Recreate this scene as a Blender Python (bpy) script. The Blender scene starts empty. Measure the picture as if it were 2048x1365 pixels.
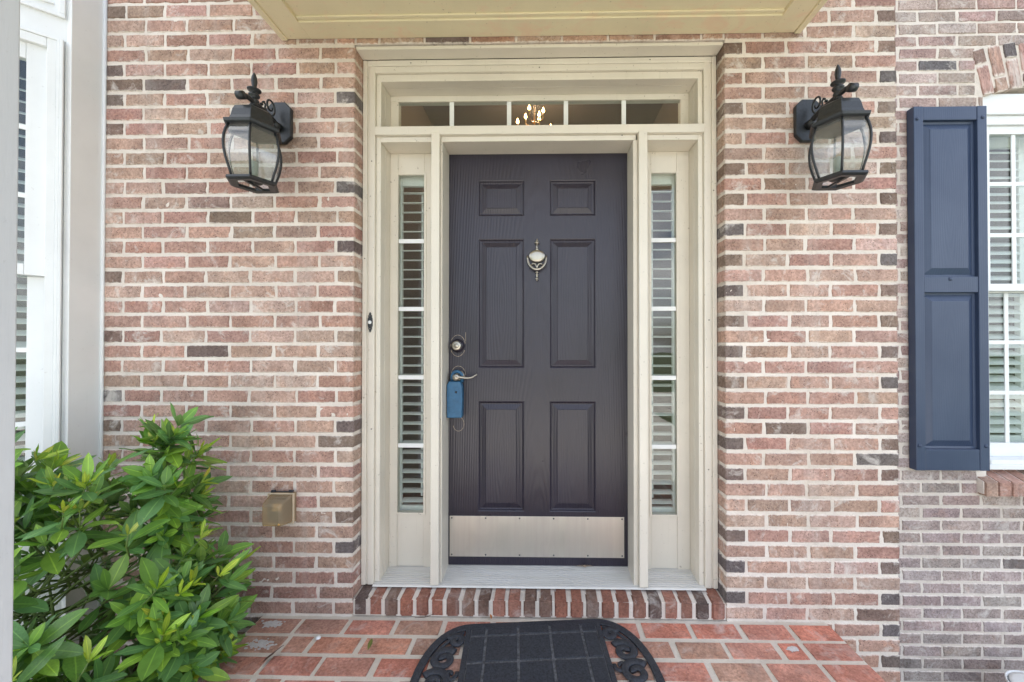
import bpy, bmesh, math, random
from mathutils import Vector, Matrix
R = math.radians
rnd = random.Random(7)
scene = bpy.context.scene
COL = scene.collection

# ------------------------------------------------------------------ camera
cam_d = bpy.data.cameras.new('camera')
cam_d.sensor_width = 36.0
cam_d.lens = 36.0 * 768.28 / 2048.0
cam_d.shift_x = (1024 - 1073.6) / 2048.0
cam_d.clip_start = 0.02
cam_d.clip_end = 600
cam = bpy.data.objects.new('camera', cam_d)
COL.objects.link(cam)
yaw, pitch, roll = 0.01729, 0.00823, 0.00041
fw = Vector((-math.sin(yaw) * math.cos(pitch), math.cos(yaw) * math.cos(pitch), math.sin(pitch)))
rt = Vector((math.cos(yaw), math.sin(yaw), 0))
up = rt.cross(fw)
rt2 = math.cos(roll) * rt + math.sin(roll) * up
up2 = -math.sin(roll) * rt + math.cos(roll) * up
M = Matrix((rt2, up2, -fw)).transposed().to_4x4()
M.translation = Vector((0.0243, -1.7155, 1.2179))
cam.matrix_world = M
scene.camera = cam

# ------------------------------------------------------------------ world and sun
SUN_EL, SUN_AZ = 70.0, 20.0          # the sun stands high behind the house, the front lies in open shade
world = bpy.data.worlds.new('World')
scene.world = world
world.use_nodes = True
wn = world.node_tree
for n in list(wn.nodes): wn.nodes.remove(n)
w_out = wn.nodes.new('ShaderNodeOutputWorld')
w_bg = wn.nodes.new('ShaderNodeBackground'); w_bg.inputs['Strength'].default_value = 0.11
w_sky = wn.nodes.new('ShaderNodeTexSky'); w_sky.sky_type = 'NISHITA'; w_sky.sun_disc = False
w_sky.sun_elevation = R(SUN_EL); w_sky.sun_rotation = R(SUN_AZ)
w_sky.air_density = 1.0; w_sky.dust_density = 1.6; w_sky.ozone_density = 1.0
w_tc = wn.nodes.new('ShaderNodeTexCoord')
w_map = wn.nodes.new('ShaderNodeMapping'); w_map.inputs['Scale'].default_value = (1.0, 1.0, 2.4)
w_ns = wn.nodes.new('ShaderNodeTexNoise'); w_ns.inputs['Scale'].default_value = 2.2; w_ns.inputs['Detail'].default_value = 7; w_ns.inputs['Roughness'].default_value = 0.58
w_rp = wn.nodes.new('ShaderNodeValToRGB'); w_rp.color_ramp.elements[0].position = 0.43; w_rp.color_ramp.elements[1].position = 0.62
w_mx = wn.nodes.new('ShaderNodeMix'); w_mx.data_type = 'RGBA'
w_mx.inputs['B'].default_value = (9.4, 9.6, 10.0, 1)
wn.links.new(w_tc.outputs['Generated'], w_map.inputs['Vector'])
wn.links.new(w_map.outputs['Vector'], w_ns.inputs['Vector'])
wn.links.new(w_ns.outputs['Fac'], w_rp.inputs['Fac'])
wn.links.new(w_rp.outputs['Color'], w_mx.inputs['Factor'])
wn.links.new(w_sky.outputs['Color'], w_mx.inputs['A'])
wn.links.new(w_mx.outputs['Result'], w_bg.inputs['Color'])
wn.links.new(w_bg.outputs['Background'], w_out.inputs['Surface'])

sun_d = bpy.data.lights.new('sun_light', 'SUN')
sun_d.energy = 4.2; sun_d.angle = R(0.53); sun_d.color = (1.0, 0.96, 0.90)
sun = bpy.data.objects.new('sun_light', sun_d); COL.objects.link(sun)
saz = R(SUN_AZ)
sdir = Vector((math.sin(saz) * math.cos(R(SUN_EL)), math.cos(saz) * math.cos(R(SUN_EL)), math.sin(R(SUN_EL))))
sun.rotation_euler = sdir.to_track_quat('Z', 'Y').to_euler()
sun.location = (2, 6, 14)

scene.view_settings.view_transform = 'Standard'
scene.view_settings.look = 'None'
scene.view_settings.gamma = 1.0
scene.view_settings.exposure = 1.68
scene.render.engine = 'CYCLES'
scene.cycles.use_denoising = True
scene.cycles.max_bounces = 10
scene.cycles.diffuse_bounces = 6
scene.cycles.transparent_max_bounces = 12
scene.cycles.sample_clamp_indirect = 8.0
scene.cycles.caustics_reflective = False
scene.cycles.caustics_refractive = False

# ------------------------------------------------------------------ helpers
def srgb(r, g, b):
    f = lambda c: (c / 255 / 12.92) if c <= 10.31 else ((c / 255 + 0.055) / 1.055) ** 2.4
    return (f(r), f(g), f(b), 1.0)

class NT:
    def __init__(s, name):
        s.m = bpy.data.materials.new(name); s.m.use_nodes = True
        s.t = s.m.node_tree
        s.b = s.t.nodes['Principled BSDF']; s.out = s.t.nodes['Material Output']
        s.tc = None
    def n(s, typ, **kw):
        nd = s.t.nodes.new(typ)
        for k, v in kw.items():
            if k in nd.inputs.keys() if hasattr(nd.inputs, 'keys') else False: nd.inputs[k].default_value = v
            else: setattr(nd, k, v)
        return nd
    def l(s, a, b): s.t.links.new(a, b)
    def coord(s, kind='Object', rand=False, scale=None):
        tc = s.n('ShaderNodeTexCoord'); o = tc.outputs[kind]
        if rand:
            oi = s.n('ShaderNodeObjectInfo')
            mu = s.n('ShaderNodeMath', operation='MULTIPLY'); mu.inputs[1].default_value = 37.0
            s.l(oi.outputs['Random'], mu.inputs[0])
            va = s.n('ShaderNodeVectorMath', operation='ADD')
            s.l(o, va.inputs[0]); s.l(mu.outputs[0], va.inputs[1]); o = va.outputs[0]
        if scale:
            mp = s.n('ShaderNodeMapping'); mp.inputs['Scale'].default_value = scale
            s.l(o, mp.inputs['Vector']); o = mp.outputs['Vector']
        return o
    def noise(s, vec, scale, detail=4, rough=0.55, dist=0.0):
        nd = s.n('ShaderNodeTexNoise'); nd.inputs['Scale'].default_value = scale
        nd.inputs['Detail'].default_value = detail; nd.inputs['Roughness'].default_value = rough
        nd.inputs['Distortion'].default_value = dist
        s.l(vec, nd.inputs['Vector']); return nd.outputs['Fac']
    def ramp(s, fac, p0, p1, c0=(0, 0, 0, 1), c1=(1, 1, 1, 1)):
        r = s.n('ShaderNodeValToRGB'); e = r.color_ramp.elements
        e[0].position = p0; e[1].position = p1; e[0].color = c0; e[1].color = c1
        s.l(fac, r.inputs['Fac']); return r.outputs['Color']
    def mix(s, fac, a, b, mode='MIX'):
        m = s.n('ShaderNodeMix', data_type='RGBA', blend_type=mode)
        for sock, v in (('Factor', fac), ('A', a), ('B', b)):
            if hasattr(v, 'links') or hasattr(v, 'is_linked'): s.l(v, m.inputs[sock])
            else: m.inputs[sock].default_value = v
        return m.outputs['Result']
    def bump(s, h, strength=0.3, dist=0.002, normal=None):
        b = s.n('ShaderNodeBump'); b.inputs['Strength'].default_value = strength; b.inputs['Distance'].default_value = dist
        s.l(h, b.inputs['Height'])
        if normal is not None: s.l(normal, b.inputs['Normal'])
        return b.outputs['Normal']
    def set(s, **kw):
        for k, v in kw.items():
            k = k.replace('_', ' ')
            i = s.b.inputs[k]
            if hasattr(v, 'is_linked'): s.l(v, i)
            else: i.default_value = v
        return s

def plain(name, col, rough=0.5, metal=0.0, var=0.08, bump=0.15, nscale=40, spec=0.5):
    k = NT(name); v = k.coord()
    f = k.noise(v, nscale, 5)
    c2 = tuple(min(1, c * (1 - var * 2.2)) for c in col[:3]) + (1,)
    k.set(Base_Color=k.mix(k.ramp(f, .3, .7), c2, col), Roughness=rough, Metallic=metal, Normal=k.bump(f, bump, .001))
    k.b.inputs['Specular IOR Level'].default_value = spec
    return k.m

def brick_mat(name, use_attr=False, pit=0.70, white=0.72, rough=0.88, edge=False):
    k = NT(name)
    if use_attr:
        at = k.n('ShaderNodeAttribute', attribute_name='Col'); base = at.outputs['Color']; v = k.coord('Object')
    else:
        oi = k.n('ShaderNodeObjectInfo'); base = oi.outputs['Color']; v = k.coord('Object', rand=True)
    lo = k.noise(v, 9, 4, .62)
    c = k.mix(k.ramp(lo, .32, .68), k.mix(1.0, base, (.74, .72, .71, 1), 'MULTIPLY'), k.mix(1.0, base, (1.20, 1.18, 1.15, 1), 'MULTIPLY'))
    # ochre and red patches burnt into the face
    hu = k.noise(v, 22, 2, .5, .6)
    c = k.mix(k.ramp(hu, .56, .74, (0, 0, 0, 1), (.40, .40, .40, 1)), c, k.mix(1.0, base, (1.15, .95, .80, 1), 'MULTIPLY'))
    mid = k.noise(v, 90, 5, .65)
    c = k.mix(k.ramp(mid, .35, .65, (.9, .9, .9, 1), (0, 0, 0, 1)), c, k.mix(1.0, c, (.58, .545, .53, 1), 'MULTIPLY'))
    # small dark pits
    vo = k.n('ShaderNodeTexVoronoi'); vo.inputs['Scale'].default_value = 120; k.l(v, vo.inputs['Vector'])
    pm = k.noise(v, 30, 2)
    pits = k.mix(1.0, k.ramp(vo.outputs['Distance'], .16, .34, (1, 1, 1, 1), (0, 0, 0, 1)), k.ramp(pm, .46, .56), 'MULTIPLY')
    c = k.mix(k.mix(1.0, pits, (pit, pit, pit, 1), 'MULTIPLY'), c, (.045, .035, .03, 1))
    # lime and mortar smears
    wn_ = k.noise(v, 11, 6, .7, .8)
    sm = k.ramp(wn_, .56, .70, (0, 0, 0, 1), (white, white, white, 1))
    c = k.mix(sm, c, (.70, .66, .62, 1))
    if edge:
        # mortar squeezed over the arrises in an uneven line
        ob = k.coord('Object'); sx = k.n('ShaderNodeSeparateXYZ'); k.l(ob, sx.inputs[0])
        ab = k.n('ShaderNodeMath', operation='ABSOLUTE'); k.l(sx.outputs[2], ab.inputs[0])
        en = k.noise(v, 55, 4, .65, .3)
        ma = k.n('ShaderNodeMath', operation='MULTIPLY_ADD'); k.l(en, ma.inputs[0]); ma.inputs[1].default_value = .016; k.l(ab.outputs[0], ma.inputs[2])
        c = k.mix(k.ramp(ma.outputs[0], .0338, .0357), c, (.81, .74, .675, 1))
    gp = k.n('ShaderNodeNewGeometry').outputs['Position']
    ws = k.noise(gp, 1.7, 5, .6); st = k.n('ShaderNodeMapping'); st.inputs['Scale'].default_value = (7, 7, .8); k.l(gp, st.inputs['Vector'])
    ws2 = k.noise(st.outputs['Vector'], 1.0, 4, .6)
    c = k.mix(k.ramp(ws, .35, .62, (.8, .8, .8, 1), (0, 0, 0, 1)), c, k.mix(1.0, c, (.84, .82, .80, 1), 'MULTIPLY'))
    c = k.mix(k.ramp(ws2, .55, .72, (0, 0, 0, 1), (.28, .28, .28, 1)), c, (.62, .58, .54, 1))
    h = k.mix(.5, mid, k.noise(v, 28, 4, .6))
    h2 = k.mix(pits, h, (0, 0, 0, 1))
    k.set(Base_Color=c, Roughness=rough, Normal=k.bump(h2, .75, .004))
    k.b.inputs['Specular IOR Level'].default_value = .25
    return k.m

def mortar_mat(name, col):
    k = NT(name); v = k.coord()
    a = k.noise(v, 130, 5, .7); b = k.noise(v, 7, 4, .6)
    c = k.mix(k.ramp(b, .3, .7), tuple(x * .86 for x in col[:3]) + (1,), col)
    c = k.mix(k.ramp(a, .30, .46, (.35, .35, .35, 1), (0, 0, 0, 1)), c, tuple(x * .55 for x in col[:3]) + (1,))
    gp = k.n('ShaderNodeNewGeometry').outputs['Position']
    st = k.n('ShaderNodeMapping'); st.inputs['Scale'].default_value = (7, 7, .8); k.l(gp, st.inputs['Vector'])
    c = k.mix(k.ramp(k.noise(gp, 2.1, 5, .65), .36, .60, (.75, .75, .75, 1), (0, 0, 0, 1)), c, k.mix(1.0, c, (.80, .77, .73, 1), 'MULTIPLY'))
    c = k.mix(k.ramp(k.noise(st.outputs['Vector'], 1.0, 5, .65), .56, .74, (0, 0, 0, 1), (.5, .5, .5, 1)), c, k.mix(1.0, c, (.70, .66, .60, 1), 'MULTIPLY'))
    k.set(Base_Color=c, Roughness=.95, Normal=k.bump(a, .8, .004))
    k.b.inputs['Specular IOR Level'].default_value = .2
    return k.m

def paint_mat(name, col, dirt=(.40, .36, .28, 1), rough=.42, dirt_amt=.35, bump=.12, speck=.5, blotch=0.0):
    k = NT(name); v = k.coord('Object')
    big = k.noise(v, 3.5, 4, .6)
    c = k.mix(k.ramp(big, .30, .75), tuple(x * .90 for x in col[:3]) + (1,), col)
    vs = k.coord('Object', scale=(60, 60, 2.2))
    st = k.noise(vs, 1.0, 5, .65)
    c = k.mix(k.ramp(st, .60, .82, (0, 0, 0, 1), (dirt_amt, dirt_amt, dirt_amt, 1)), c, dirt)
    if blotch:
        bl_ = k.noise(k.coord('Object', scale=(1, 1.6, 1)), 6, 6, .68, .6)
        c = k.mix(k.ramp(bl_, .52, .66, (0, 0, 0, 1), (blotch,) * 3 + (1,)), c, tuple(q * w for q, w in zip(col[:3], (.98, .82, .84))) + (1,))
        ck = k.noise(k.coord('Object', scale=(1, 30, 30)), 3, 4, .7)
        c = k.mix(k.ramp(ck, .70, .74, (0, 0, 0, 1), (.5, .5, .5, 1)), c, tuple(q * .55 for q in col[:3]) + (1,))
    sp = k.noise(v, 75, 2, .5)
    c = k.mix(k.ramp(sp, .70, .76, (0, 0, 0, 1), (speck, speck, speck, 1)), c, (.16, .12, .08, 1))
    br = k.noise(k.coord('Object', scale=(120, 120, 14)), 1.0, 4, .6)
    k.set(Base_Color=c, Roughness=rough, Normal=k.bump(k.mix(.5, br, big), bump, .002))
    return k.m

def glass_mat(name, tint=(.93, .96, .95, 1), rough=0.0, dust=0.0, refl=.045):
    k = NT(name); t = k.t
    tr = k.n('ShaderNodeBsdfTransparent'); tr.inputs['Color'].default_value = tint
    gl = k.n('ShaderNodeBsdfGlossy'); gl.inputs['Roughness'].default_value = rough; gl.inputs['Color'].default_value = (1, 1, 1, 1)
    lw = k.n('ShaderNodeLayerWeight'); lw.inputs['Blend'].default_value = .5
    pw = k.n('ShaderNodeMath', operation='POWER'); k.l(lw.outputs['Facing'], pw.inputs[0]); pw.inputs[1].default_value = 5.0
    fr = k.n('ShaderNodeMath', operation='MULTIPLY_ADD'); k.l(pw.outputs[0], fr.inputs[0]); fr.inputs[1].default_value = .95; fr.inputs[2].default_value = refl
    mx = k.n('ShaderNodeMixShader')
    wv = k.noise(k.coord(), 6, 2)
    nb = k.bump(wv, .04, .01); k.l(nb, gl.inputs['Normal'])
    k.l(fr.outputs[0], mx.inputs[0]); k.l(tr.outputs[0], mx.inputs[1]); k.l(gl.outputs[0], mx.inputs[2])
    so = mx.outputs[0]
    if dust:
        df = k.n('ShaderNodeBsdfDiffuse'); df.inputs['Color'].default_value = (.72, .72, .68, 1)
        tl = k.n('ShaderNodeBsdfTranslucent'); tl.inputs['Color'].default_value = (.72, .72, .68, 1)
        m1 = k.n('ShaderNodeMixShader'); k.l(df.outputs[0], m1.inputs[1]); k.l(tl.outputs[0], m1.inputs[2])
        m2 = k.n('ShaderNodeMixShader')
        k.l(k.ramp(k.noise(k.coord(), 14, 5, .65), .3, .75, (dust * .6,) * 3 + (1,), (dust * 1.4,) * 3 + (1,)), m2.inputs[0])
        k.l(so, m2.inputs[1]); k.l(m1.outputs[0], m2.inputs[2]); so = m2.outputs[0]
    k.l(so, k.out.inputs['Surface'])
    return k.m

def emit_mat(name, col, s):
    k = NT(name); k.b.inputs['Emission Color'].default_value = col; k.b.inputs['Emission Strength'].default_value = s
    k.b.inputs['Base Color'].default_value = (.8, .7, .5, 1)
    return k.m

MT = {}
MT['brick'] = brick_mat('wall brick', edge=True)
MT['brick_joined'] = brick_mat('wall brick joined', True)
MT['paver'] = brick_mat('red paver', pit=.35, white=.42)
MT['paver_joined'] = brick_mat('red paver joined', True)
MT['mortar'] = mortar_mat('cream mortar', (.82, .75, .685, 1))
MT['mortar_floor'] = mortar_mat('floor mortar', (.74, .68, .60, 1))
MT['cream'] = paint_mat('cream paint', (.73, .68, .59, 1), dirt_amt=.26)
MT['white'] = paint_mat('white trim paint', (.83, .845, .85, 1), (.5, .5, .47, 1), dirt_amt=.14, speck=.12)
MT['ceil'] = paint_mat('ceiling paint', (.80, .715, .50, 1), rough=.5, dirt_amt=.2, bump=.35, blotch=.75)
MT['colpaint'] = paint_mat('column paint', (.66, .675, .69, 1), (.5, .5, .5, 1), rough=.6, dirt_amt=.08, bump=.6, speck=.12)
MT['blind'] = plain('blind slat white', (.78, .79, .76, 1), .45, var=.03)
MT['muntin'] = plain('white muntin', (.84, .86, .86, 1), .4, var=.02)
MT['glass'] = glass_mat('window glass', dust=.02)
MT['lampglass'] = glass_mat('lamp glass', (.92, .94, .94, 1), dust=.18, refl=.10)
MT['blackiron'] = plain('black lantern metal', (.027, .031, .036, 1), .40, .0, var=.2, bump=.3, nscale=120)
MT['nickel'] = plain('satin nickel', (.47, .44, .38, 1), .36, 1.0, var=.06, bump=.05)
MT['socket'] = plain('grey green lamp socket', (.30, .34, .32, 1), .5)
MT['bulbglass'] = glass_mat('bulb glass', (.95, .95, .93, 1))
MT['rubber'] = plain('black rubber', (.042, .047, .062, 1), .62, var=.35, bump=.5, nscale=160)
MT['rubberdust'] = plain('dusty rubber', (.16, .165, .18, 1), .8, var=.35, bump=.5, nscale=90)
MT['lockblue'] = plain('blue plastic', (.035, .135, .26, 1), .5, var=.12, bump=.12)
MT['amber'] = None
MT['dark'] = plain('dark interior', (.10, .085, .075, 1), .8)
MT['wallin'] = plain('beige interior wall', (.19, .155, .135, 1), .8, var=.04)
MT['floorin'] = plain('hall floor wood', (.12, .07, .04, 1), .35)
MT['mulch'] = plain('brown mulch', (.055, .035, .024, 1), .95, var=.35, bump=1.0, nscale=60)
MT['bark'] = plain('shrub bark', (.10, .065, .045, 1), .85, var=.25, bump=.6, nscale=80)
MT['greenstem'] = plain('green stem', (.16, .24, .06, 1), .5, var=.2)

MT['brasslatch'] = plain('orange sticker', (.62, .36, .10, 1), .5)
MT['tanplug'] = plain('tan plug', (.62, .52, .38, 1), .5)
MT['outletgrey'] = plain('grey brown outlet', (.13, .115, .09, 1), .5)
# door paint with embossed grain
k = NT('dark plum door paint')
v = k.coord('Object', scale=(160, 160, 5)); g1 = k.noise(v, 1.0, 5, .6, .4)
v2 = k.coord('Object', scale=(11, 11, 1.15)); wv = k.n('ShaderNodeTexWave', wave_type='RINGS', rings_direction='Y'); wv.inputs['Scale'].default_value = 2.4
wv.inputs['Distortion'].default_value = 2.5; wv.inputs['Detail'].default_value = 2; wv.inputs['Detail Scale'].default_value = .7
k.l(v2, wv.inputs['Vector'])
hh = k.mix(.35, g1, wv.outputs['Color'])
pn = k.noise(k.coord(), 3.0, 4, .6)
k.set(Base_Color=k.mix(k.ramp(pn, .3, .7), (.025, .021, .031, 1), (.032, .028, .043, 1)), Roughness=k.ramp(pn, .2, .8, (.25, .25, .25, 1), (.37, .37, .37, 1)), Normal=k.bump(hh, .6, .0028))
MT['door'] = k.m
# blue-black vinyl shutter paint with cathedral grain
k = NT('navy shutter vinyl')
v2 = k.coord('Object', scale=(9, 9, .8)); wv = k.n('ShaderNodeTexWave', wave_type='RINGS', rings_direction='Y'); wv.inputs['Scale'].default_value = 3.2
wv.inputs['Distortion'].default_value = 3.0; wv.inputs['Detail'].default_value = 2; wv.inputs['Detail Scale'].default_value = .6
k.l(v2, wv.inputs['Vector'])
g1 = k.noise(k.coord('Object', scale=(140, 140, 4)), 1.0, 4, .6)
sd = k.noise(k.coord('Object', scale=(1, 1, .5)), 5, 5, .6)
k.set(Base_Color=k.mix(k.ramp(sd, .35, .7), (.034, .053, .104, 1), (.048, .070, .125, 1)), Roughness=.40, Normal=k.bump(k.mix(.4, g1, wv.outputs['Color']), .3, .0016))
MT['navy'] = k.m
# amber translucent plastic of the outlet cover
k = NT('amber smoked plastic')
k.set(Base_Color=(.60, .50, .36, 1), Roughness=.22)
tr = k.n('ShaderNodeBsdfTransparent'); tr.inputs['Color'].default_value = (.80, .66, .42, 1)
mx = k.n('ShaderNodeMixShader'); mx.inputs[0].default_value = .33
k.l(tr.outputs[0], mx.inputs[1]); k.l(k.b.outputs[0], mx.inputs[2]); k.l(mx.outputs[0], k.out.inputs['Surface'])
MT['amber'] = k.m
# brushed kick plate with vertical stain bands
k = NT('brushed kick plate')
a = k.noise(k.coord('Object', scale=(1, 1, 160)), 3.0, 3, .6)
b = k.noise(k.coord('Object', scale=(14, 1, .6)), 1.0, 4, .6)
k.set(Base_Color=k.mix(k.ramp(b, .35, .65), (.66, .61, .56, 1), (.80, .77, .70, 1)), Metallic=1.0, Roughness=k.ramp(b, .3, .7, (.50, .50, .50, 1), (.38, .38, .38, 1)), Normal=k.bump(a, .10, .001))
MT['kick'] = k.m
# ribbed threshold
k = NT('weathered aluminium threshold')
a = k.noise(k.coord('Object', scale=(2, 30, 30)), 1.0, 5, .65)
k.set(Base_Color=k.mix(k.ramp(a, .3, .7), (.60, .58, .54, 1), (.70, .69, .67, 1)), Roughness=.5, Metallic=.1, Normal=k.bump(a, .15, .001))
MT['threshold'] = k.m
# leaves
def leaf_mat(name, attr):
    k = NT(name)
    if attr:
        at = k.n('ShaderNodeAttribute', attribute_name='Col'); base = at.outputs['Color']; vv = k.coord('Object')
    else:
        oi = k.n('ShaderNodeObjectInfo'); base = oi.outputs['Color']; vv = k.coord('Object', rand=True)
    uv = k.n('ShaderNodeUVMap'); sx = k.n('ShaderNodeSeparateXYZ'); k.l(uv.outputs[0], sx.inputs[0])
    sb = k.n('ShaderNodeMath', operation='SUBTRACT'); k.l(sx.outputs[0], sb.inputs[0]); sb.inputs[1].default_value = .5
    ab = k.n('ShaderNodeMath', operation='ABSOLUTE'); k.l(sb.outputs[0], ab.inputs[0])
    rib = k.ramp(ab.outputs[0], .018, .05, (.75, .75, .75, 1), (0, 0, 0, 1))
    nz = k.noise(vv, 22, 4, .6)
    c = k.mix(k.ramp(nz, .3, .7), k.mix(1.0, base, (.74, .78, .72, 1), 'MULTIPLY'), k.mix(1.0, base, (1.16, 1.12, 1.05, 1), 'MULTIPLY'))
    c = k.mix(rib, c, k.mix(1.0, base, (2.0, 1.7, 1.4, 1), 'MULTIPLY'))
    ge = k.n('ShaderNodeNewGeometry')
    c = k.mix(ge.outputs['Backfacing'], c, k.mix(.35, c, (.22, .30, .14, 1)))
    k.set(Base_Color=c, Roughness=.36, Normal=k.bump(nz, .2, .002))
    tl = k.n('ShaderNodeBsdfTranslucent'); k.l(k.mix(1.0, c, (1.5, 1.5, .7, 1), 'MULTIPLY'), tl.inputs['Color'])
    mx = k.n('ShaderNodeMixShader'); mx.inputs[0].default_value = .22
    k.l(k.b.outputs[0], mx.inputs[1]); k.l(tl.outputs[0], mx.inputs[2]); k.l(mx.outputs[0], k.out.inputs['Surface'])
    return k.m
MT['leaf'] = leaf_mat('evergreen leaf', False)
MT['leaf_joined'] = leaf_mat('evergreen leaf joined', True)

class MB:
    def __init__(s): s.v = []; s.f = []; s.smooth = []
    def add(s, vs, fs, sm=False):
        o = len(s.v); s.v += [tuple(p) for p in vs]; s.f += [tuple(i + o for i in f) for f in fs]; s.smooth += [sm] * len(fs); return s
    def box(s, x0, x1, y0, y1, z0, z1):
        vs = [(x, y, z) for x in (x0, x1) for y in (y0, y1) for z in (z0, z1)]
        return s.add(vs, [(0, 1, 3, 2), (4, 6, 7, 5), (0, 4, 5, 1), (2, 3, 7, 6), (0, 2, 6, 4), (1, 5, 7, 3)])
    def prism(s, poly, a, b, axis='y'):
        """polygon in the plane across the axis, extruded from a to b"""
        n = len(poly)
        def P(p, t):
            if axis == 'y': return (p[0], t, p[1])
            if axis == 'z': return (p[0], p[1], t)
            return (t, p[0], p[1])
        vs = [P(p, a) for p in poly] + [P(p, b) for p in poly]
        fs = [tuple(range(n - 1, -1, -1)), tuple(range(n, 2 * n))] + [(i, (i + 1) % n, (i + 1) % n + n, i + n) for i in range(n)]
        return s.add(vs, fs)
    def tube(s, pts, rad, n=8, cap=True, flat=1.0):
        pts = [Vector(p) for p in pts]
        if not isinstance(rad, (list, tuple)): rad = [rad] * len(pts)
        vs, fs = [], []
        ref = None
        for i, p in enumerate(pts):
            t = (pts[min(i + 1, len(pts) - 1)] - pts[max(i - 1, 0)])
            t = t.normalized() if t.length > 1e-9 else Vector((0, 0, 1))
            if ref is None:
                ref = Vector((0, 0, 1)) if abs(t.z) < .9 else Vector((1, 0, 0))
            a = (ref - t * ref.dot(t))
            a = a.normalized() if a.length > 1e-6 else t.orthogonal().normalized()
            ref = a; b = t.cross(a)
            for j in range(n):
                th = 2 * math.pi * j / n
                vs.append(p + (a * math.cos(th) * flat + b * math.sin(th)) * rad[i])
        for i in range(len(pts) - 1):
            for j in range(n):
                fs.append((i * n + j, i * n + (j + 1) % n, (i + 1) * n + (j + 1) % n, (i + 1) * n + j))
        if cap:
            fs.append(tuple(range(n - 1, -1, -1))); m = (len(pts) - 1) * n; fs.append(tuple(range(m, m + n)))
        return s.add(vs, fs, True)
    def lathe(s, prof, c=(0, 0, 0), n=16, axis='z', phase=0.0, smooth=True):
        """prof: (radius, height) pairs"""
        vs, fs = [], []
        for r, h in prof:
            for j in range(n):
                th = 2 * math.pi * j / n + phase
                a, b = r * math.cos(th), r * math.sin(th)
                if axis == 'z': vs.append((c[0] + a, c[1] + b, c[2] + h))
                elif axis == 'y': vs.append((c[0] + a, c[1] + h, c[2] + b))
                else: vs.append((c[0] + h, c[1] + a, c[2] + b))
        for i in range(len(prof) - 1):
            for j in range(n):
                fs.append((i * n + j, i * n + (j + 1) % n, (i + 1) * n + (j + 1) % n, (i + 1) * n + j))
        fs.append(tuple(range(n - 1, -1, -1))); m = (len(prof) - 1) * n; fs.append(tuple(range(m, m + n)))
        return s.add(vs, fs, smooth)
    def mesh(s, name):
        me = bpy.data.meshes.new(name); me.from_pydata(s.v, [], s.f); me.update()
        bm = bmesh.new(); bm.from_mesh(me); bmesh.ops.recalc_face_normals(bm, faces=bm.faces); bm.to_mesh(me); bm.free()
        if any(s.smooth):
            for p, q in zip(me.polygons, s.smooth): p.use_smooth = q
        return me
    def build(s, name, mat, parent=None, bevel=0.0, seg=2):
        me = s.mesh(name); me.materials.append(mat)
        o = bpy.data.objects.new(name, me); COL.objects.link(o)
        if parent is not None: o.parent = parent
        if bevel > 0:
            b = o.modifiers.new('bevel', 'BEVEL'); b.width = bevel; b.segments = seg; b.limit_method = 'ANGLE'; b.angle_limit = R(40)
        return o

def tag(o, label=None, cat=None, group=None, kind=None):
    if label: o['label'] = label
    if cat: o['category'] = cat
    if group: o['group'] = group
    if kind: o['kind'] = kind
    return o
def empty(name, loc=(0, 0, 0)):
    o = bpy.data.objects.new(name, None); o.empty_display_size = .1; COL.objects.link(o); o.location = loc; return o
def thing(name, label, cat, group=None, loc=(0, 0, 0)):
    return tag(empty(name, loc), label, cat, group)
def boxpart(name, m, parent, b, bevel=0.0015):
    return MB().box(*b).build(name, MT[m], parent, bevel)

# ------------------------------------------------------------------ bricks
P = 0.0677          # course height
BH = 0.0558         # brick height
JT = 0.0115
def flat_brick_mesh(L, H, seed, depth=.03, rough=.0022):
    r = random.Random(seed)
    j = lambda a=rough: r.uniform(-a, a)
    top = [(-L / 2, H / 2), (-L / 6, H / 2), (L / 6, H / 2), (L / 2, H / 2)]
    bot = [(L / 2, -H / 2), (L / 6, -H / 2), (-L / 6, -H / 2), (-L / 2, -H / 2)]
    ring = top + [(L / 2, 0)] + bot + [(-L / 2, 0)]
    o = [(x + j(), z + j(.0016)) for x, z in ring]
    vs = [(x * (1 - .006 / L * 1.0) if abs(x) < L / 2 - .01 else x - math.copysign(.0035, x), r.uniform(-.001, .0008), z - math.copysign(.003, z) if abs(z) > .005 else z) for x, z in o]
    vs += [(x, .0045 + j(.001), z) for x, z in o] + [(x, depth, z) for x, z in o]
    n = 10
    fs = [tuple(range(n))] + [(k_ * n + i, k_ * n + (i + 1) % n, (k_ + 1) * n + (i + 1) % n, (k_ + 1) * n + i) for k_ in (0, 1) for i in range(n)]
    mb = MB().add(vs, fs); return mb
def corner_brick_mesh(L, H, D, seed):
    """box with chamfered, slightly uneven edges: front at y=0, back at y=D"""
    r = random.Random(seed)
    bm = bmesh.new(); bmesh.ops.create_cube(bm, size=1)
    for v_ in bm.verts:
        v_.co = Vector((v_.co.x * L + r.uniform(-.0012, .0012), (v_.co.y + .5) * D, v_.co.z * H + r.uniform(-.0012, .0012)))
    bmesh.ops.bevel(bm, geom=list(bm.edges), offset=.0042, segments=1, affect='EDGES')
    for v_ in bm.verts: v_.co += Vector((r.uniform(-.001, .001), r.uniform(-.0006, .0006), r.uniform(-.001, .001)))
    mb = MB(); mb.v = [tuple(v_.co) for v_ in bm.verts]; bm.verts.index_update()
    mb.f = [tuple(v_.index for v_ in f.verts) for f in bm.faces]; mb.smooth = [False] * len(mb.f)
    bm.free(); return mb
def make_meshes(fn, n, mat, tagname):
    out = []
    for i in range(n):
        me = fn(i).mesh(tagname); me.materials.append(mat); out.append(me)
    return out
STR = [flat_brick_mesh(.192, BH, 100 + i) for i in range(10)]
HDR = [flat_brick_mesh(.090, BH, 200 + i) for i in range(5)]
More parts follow.
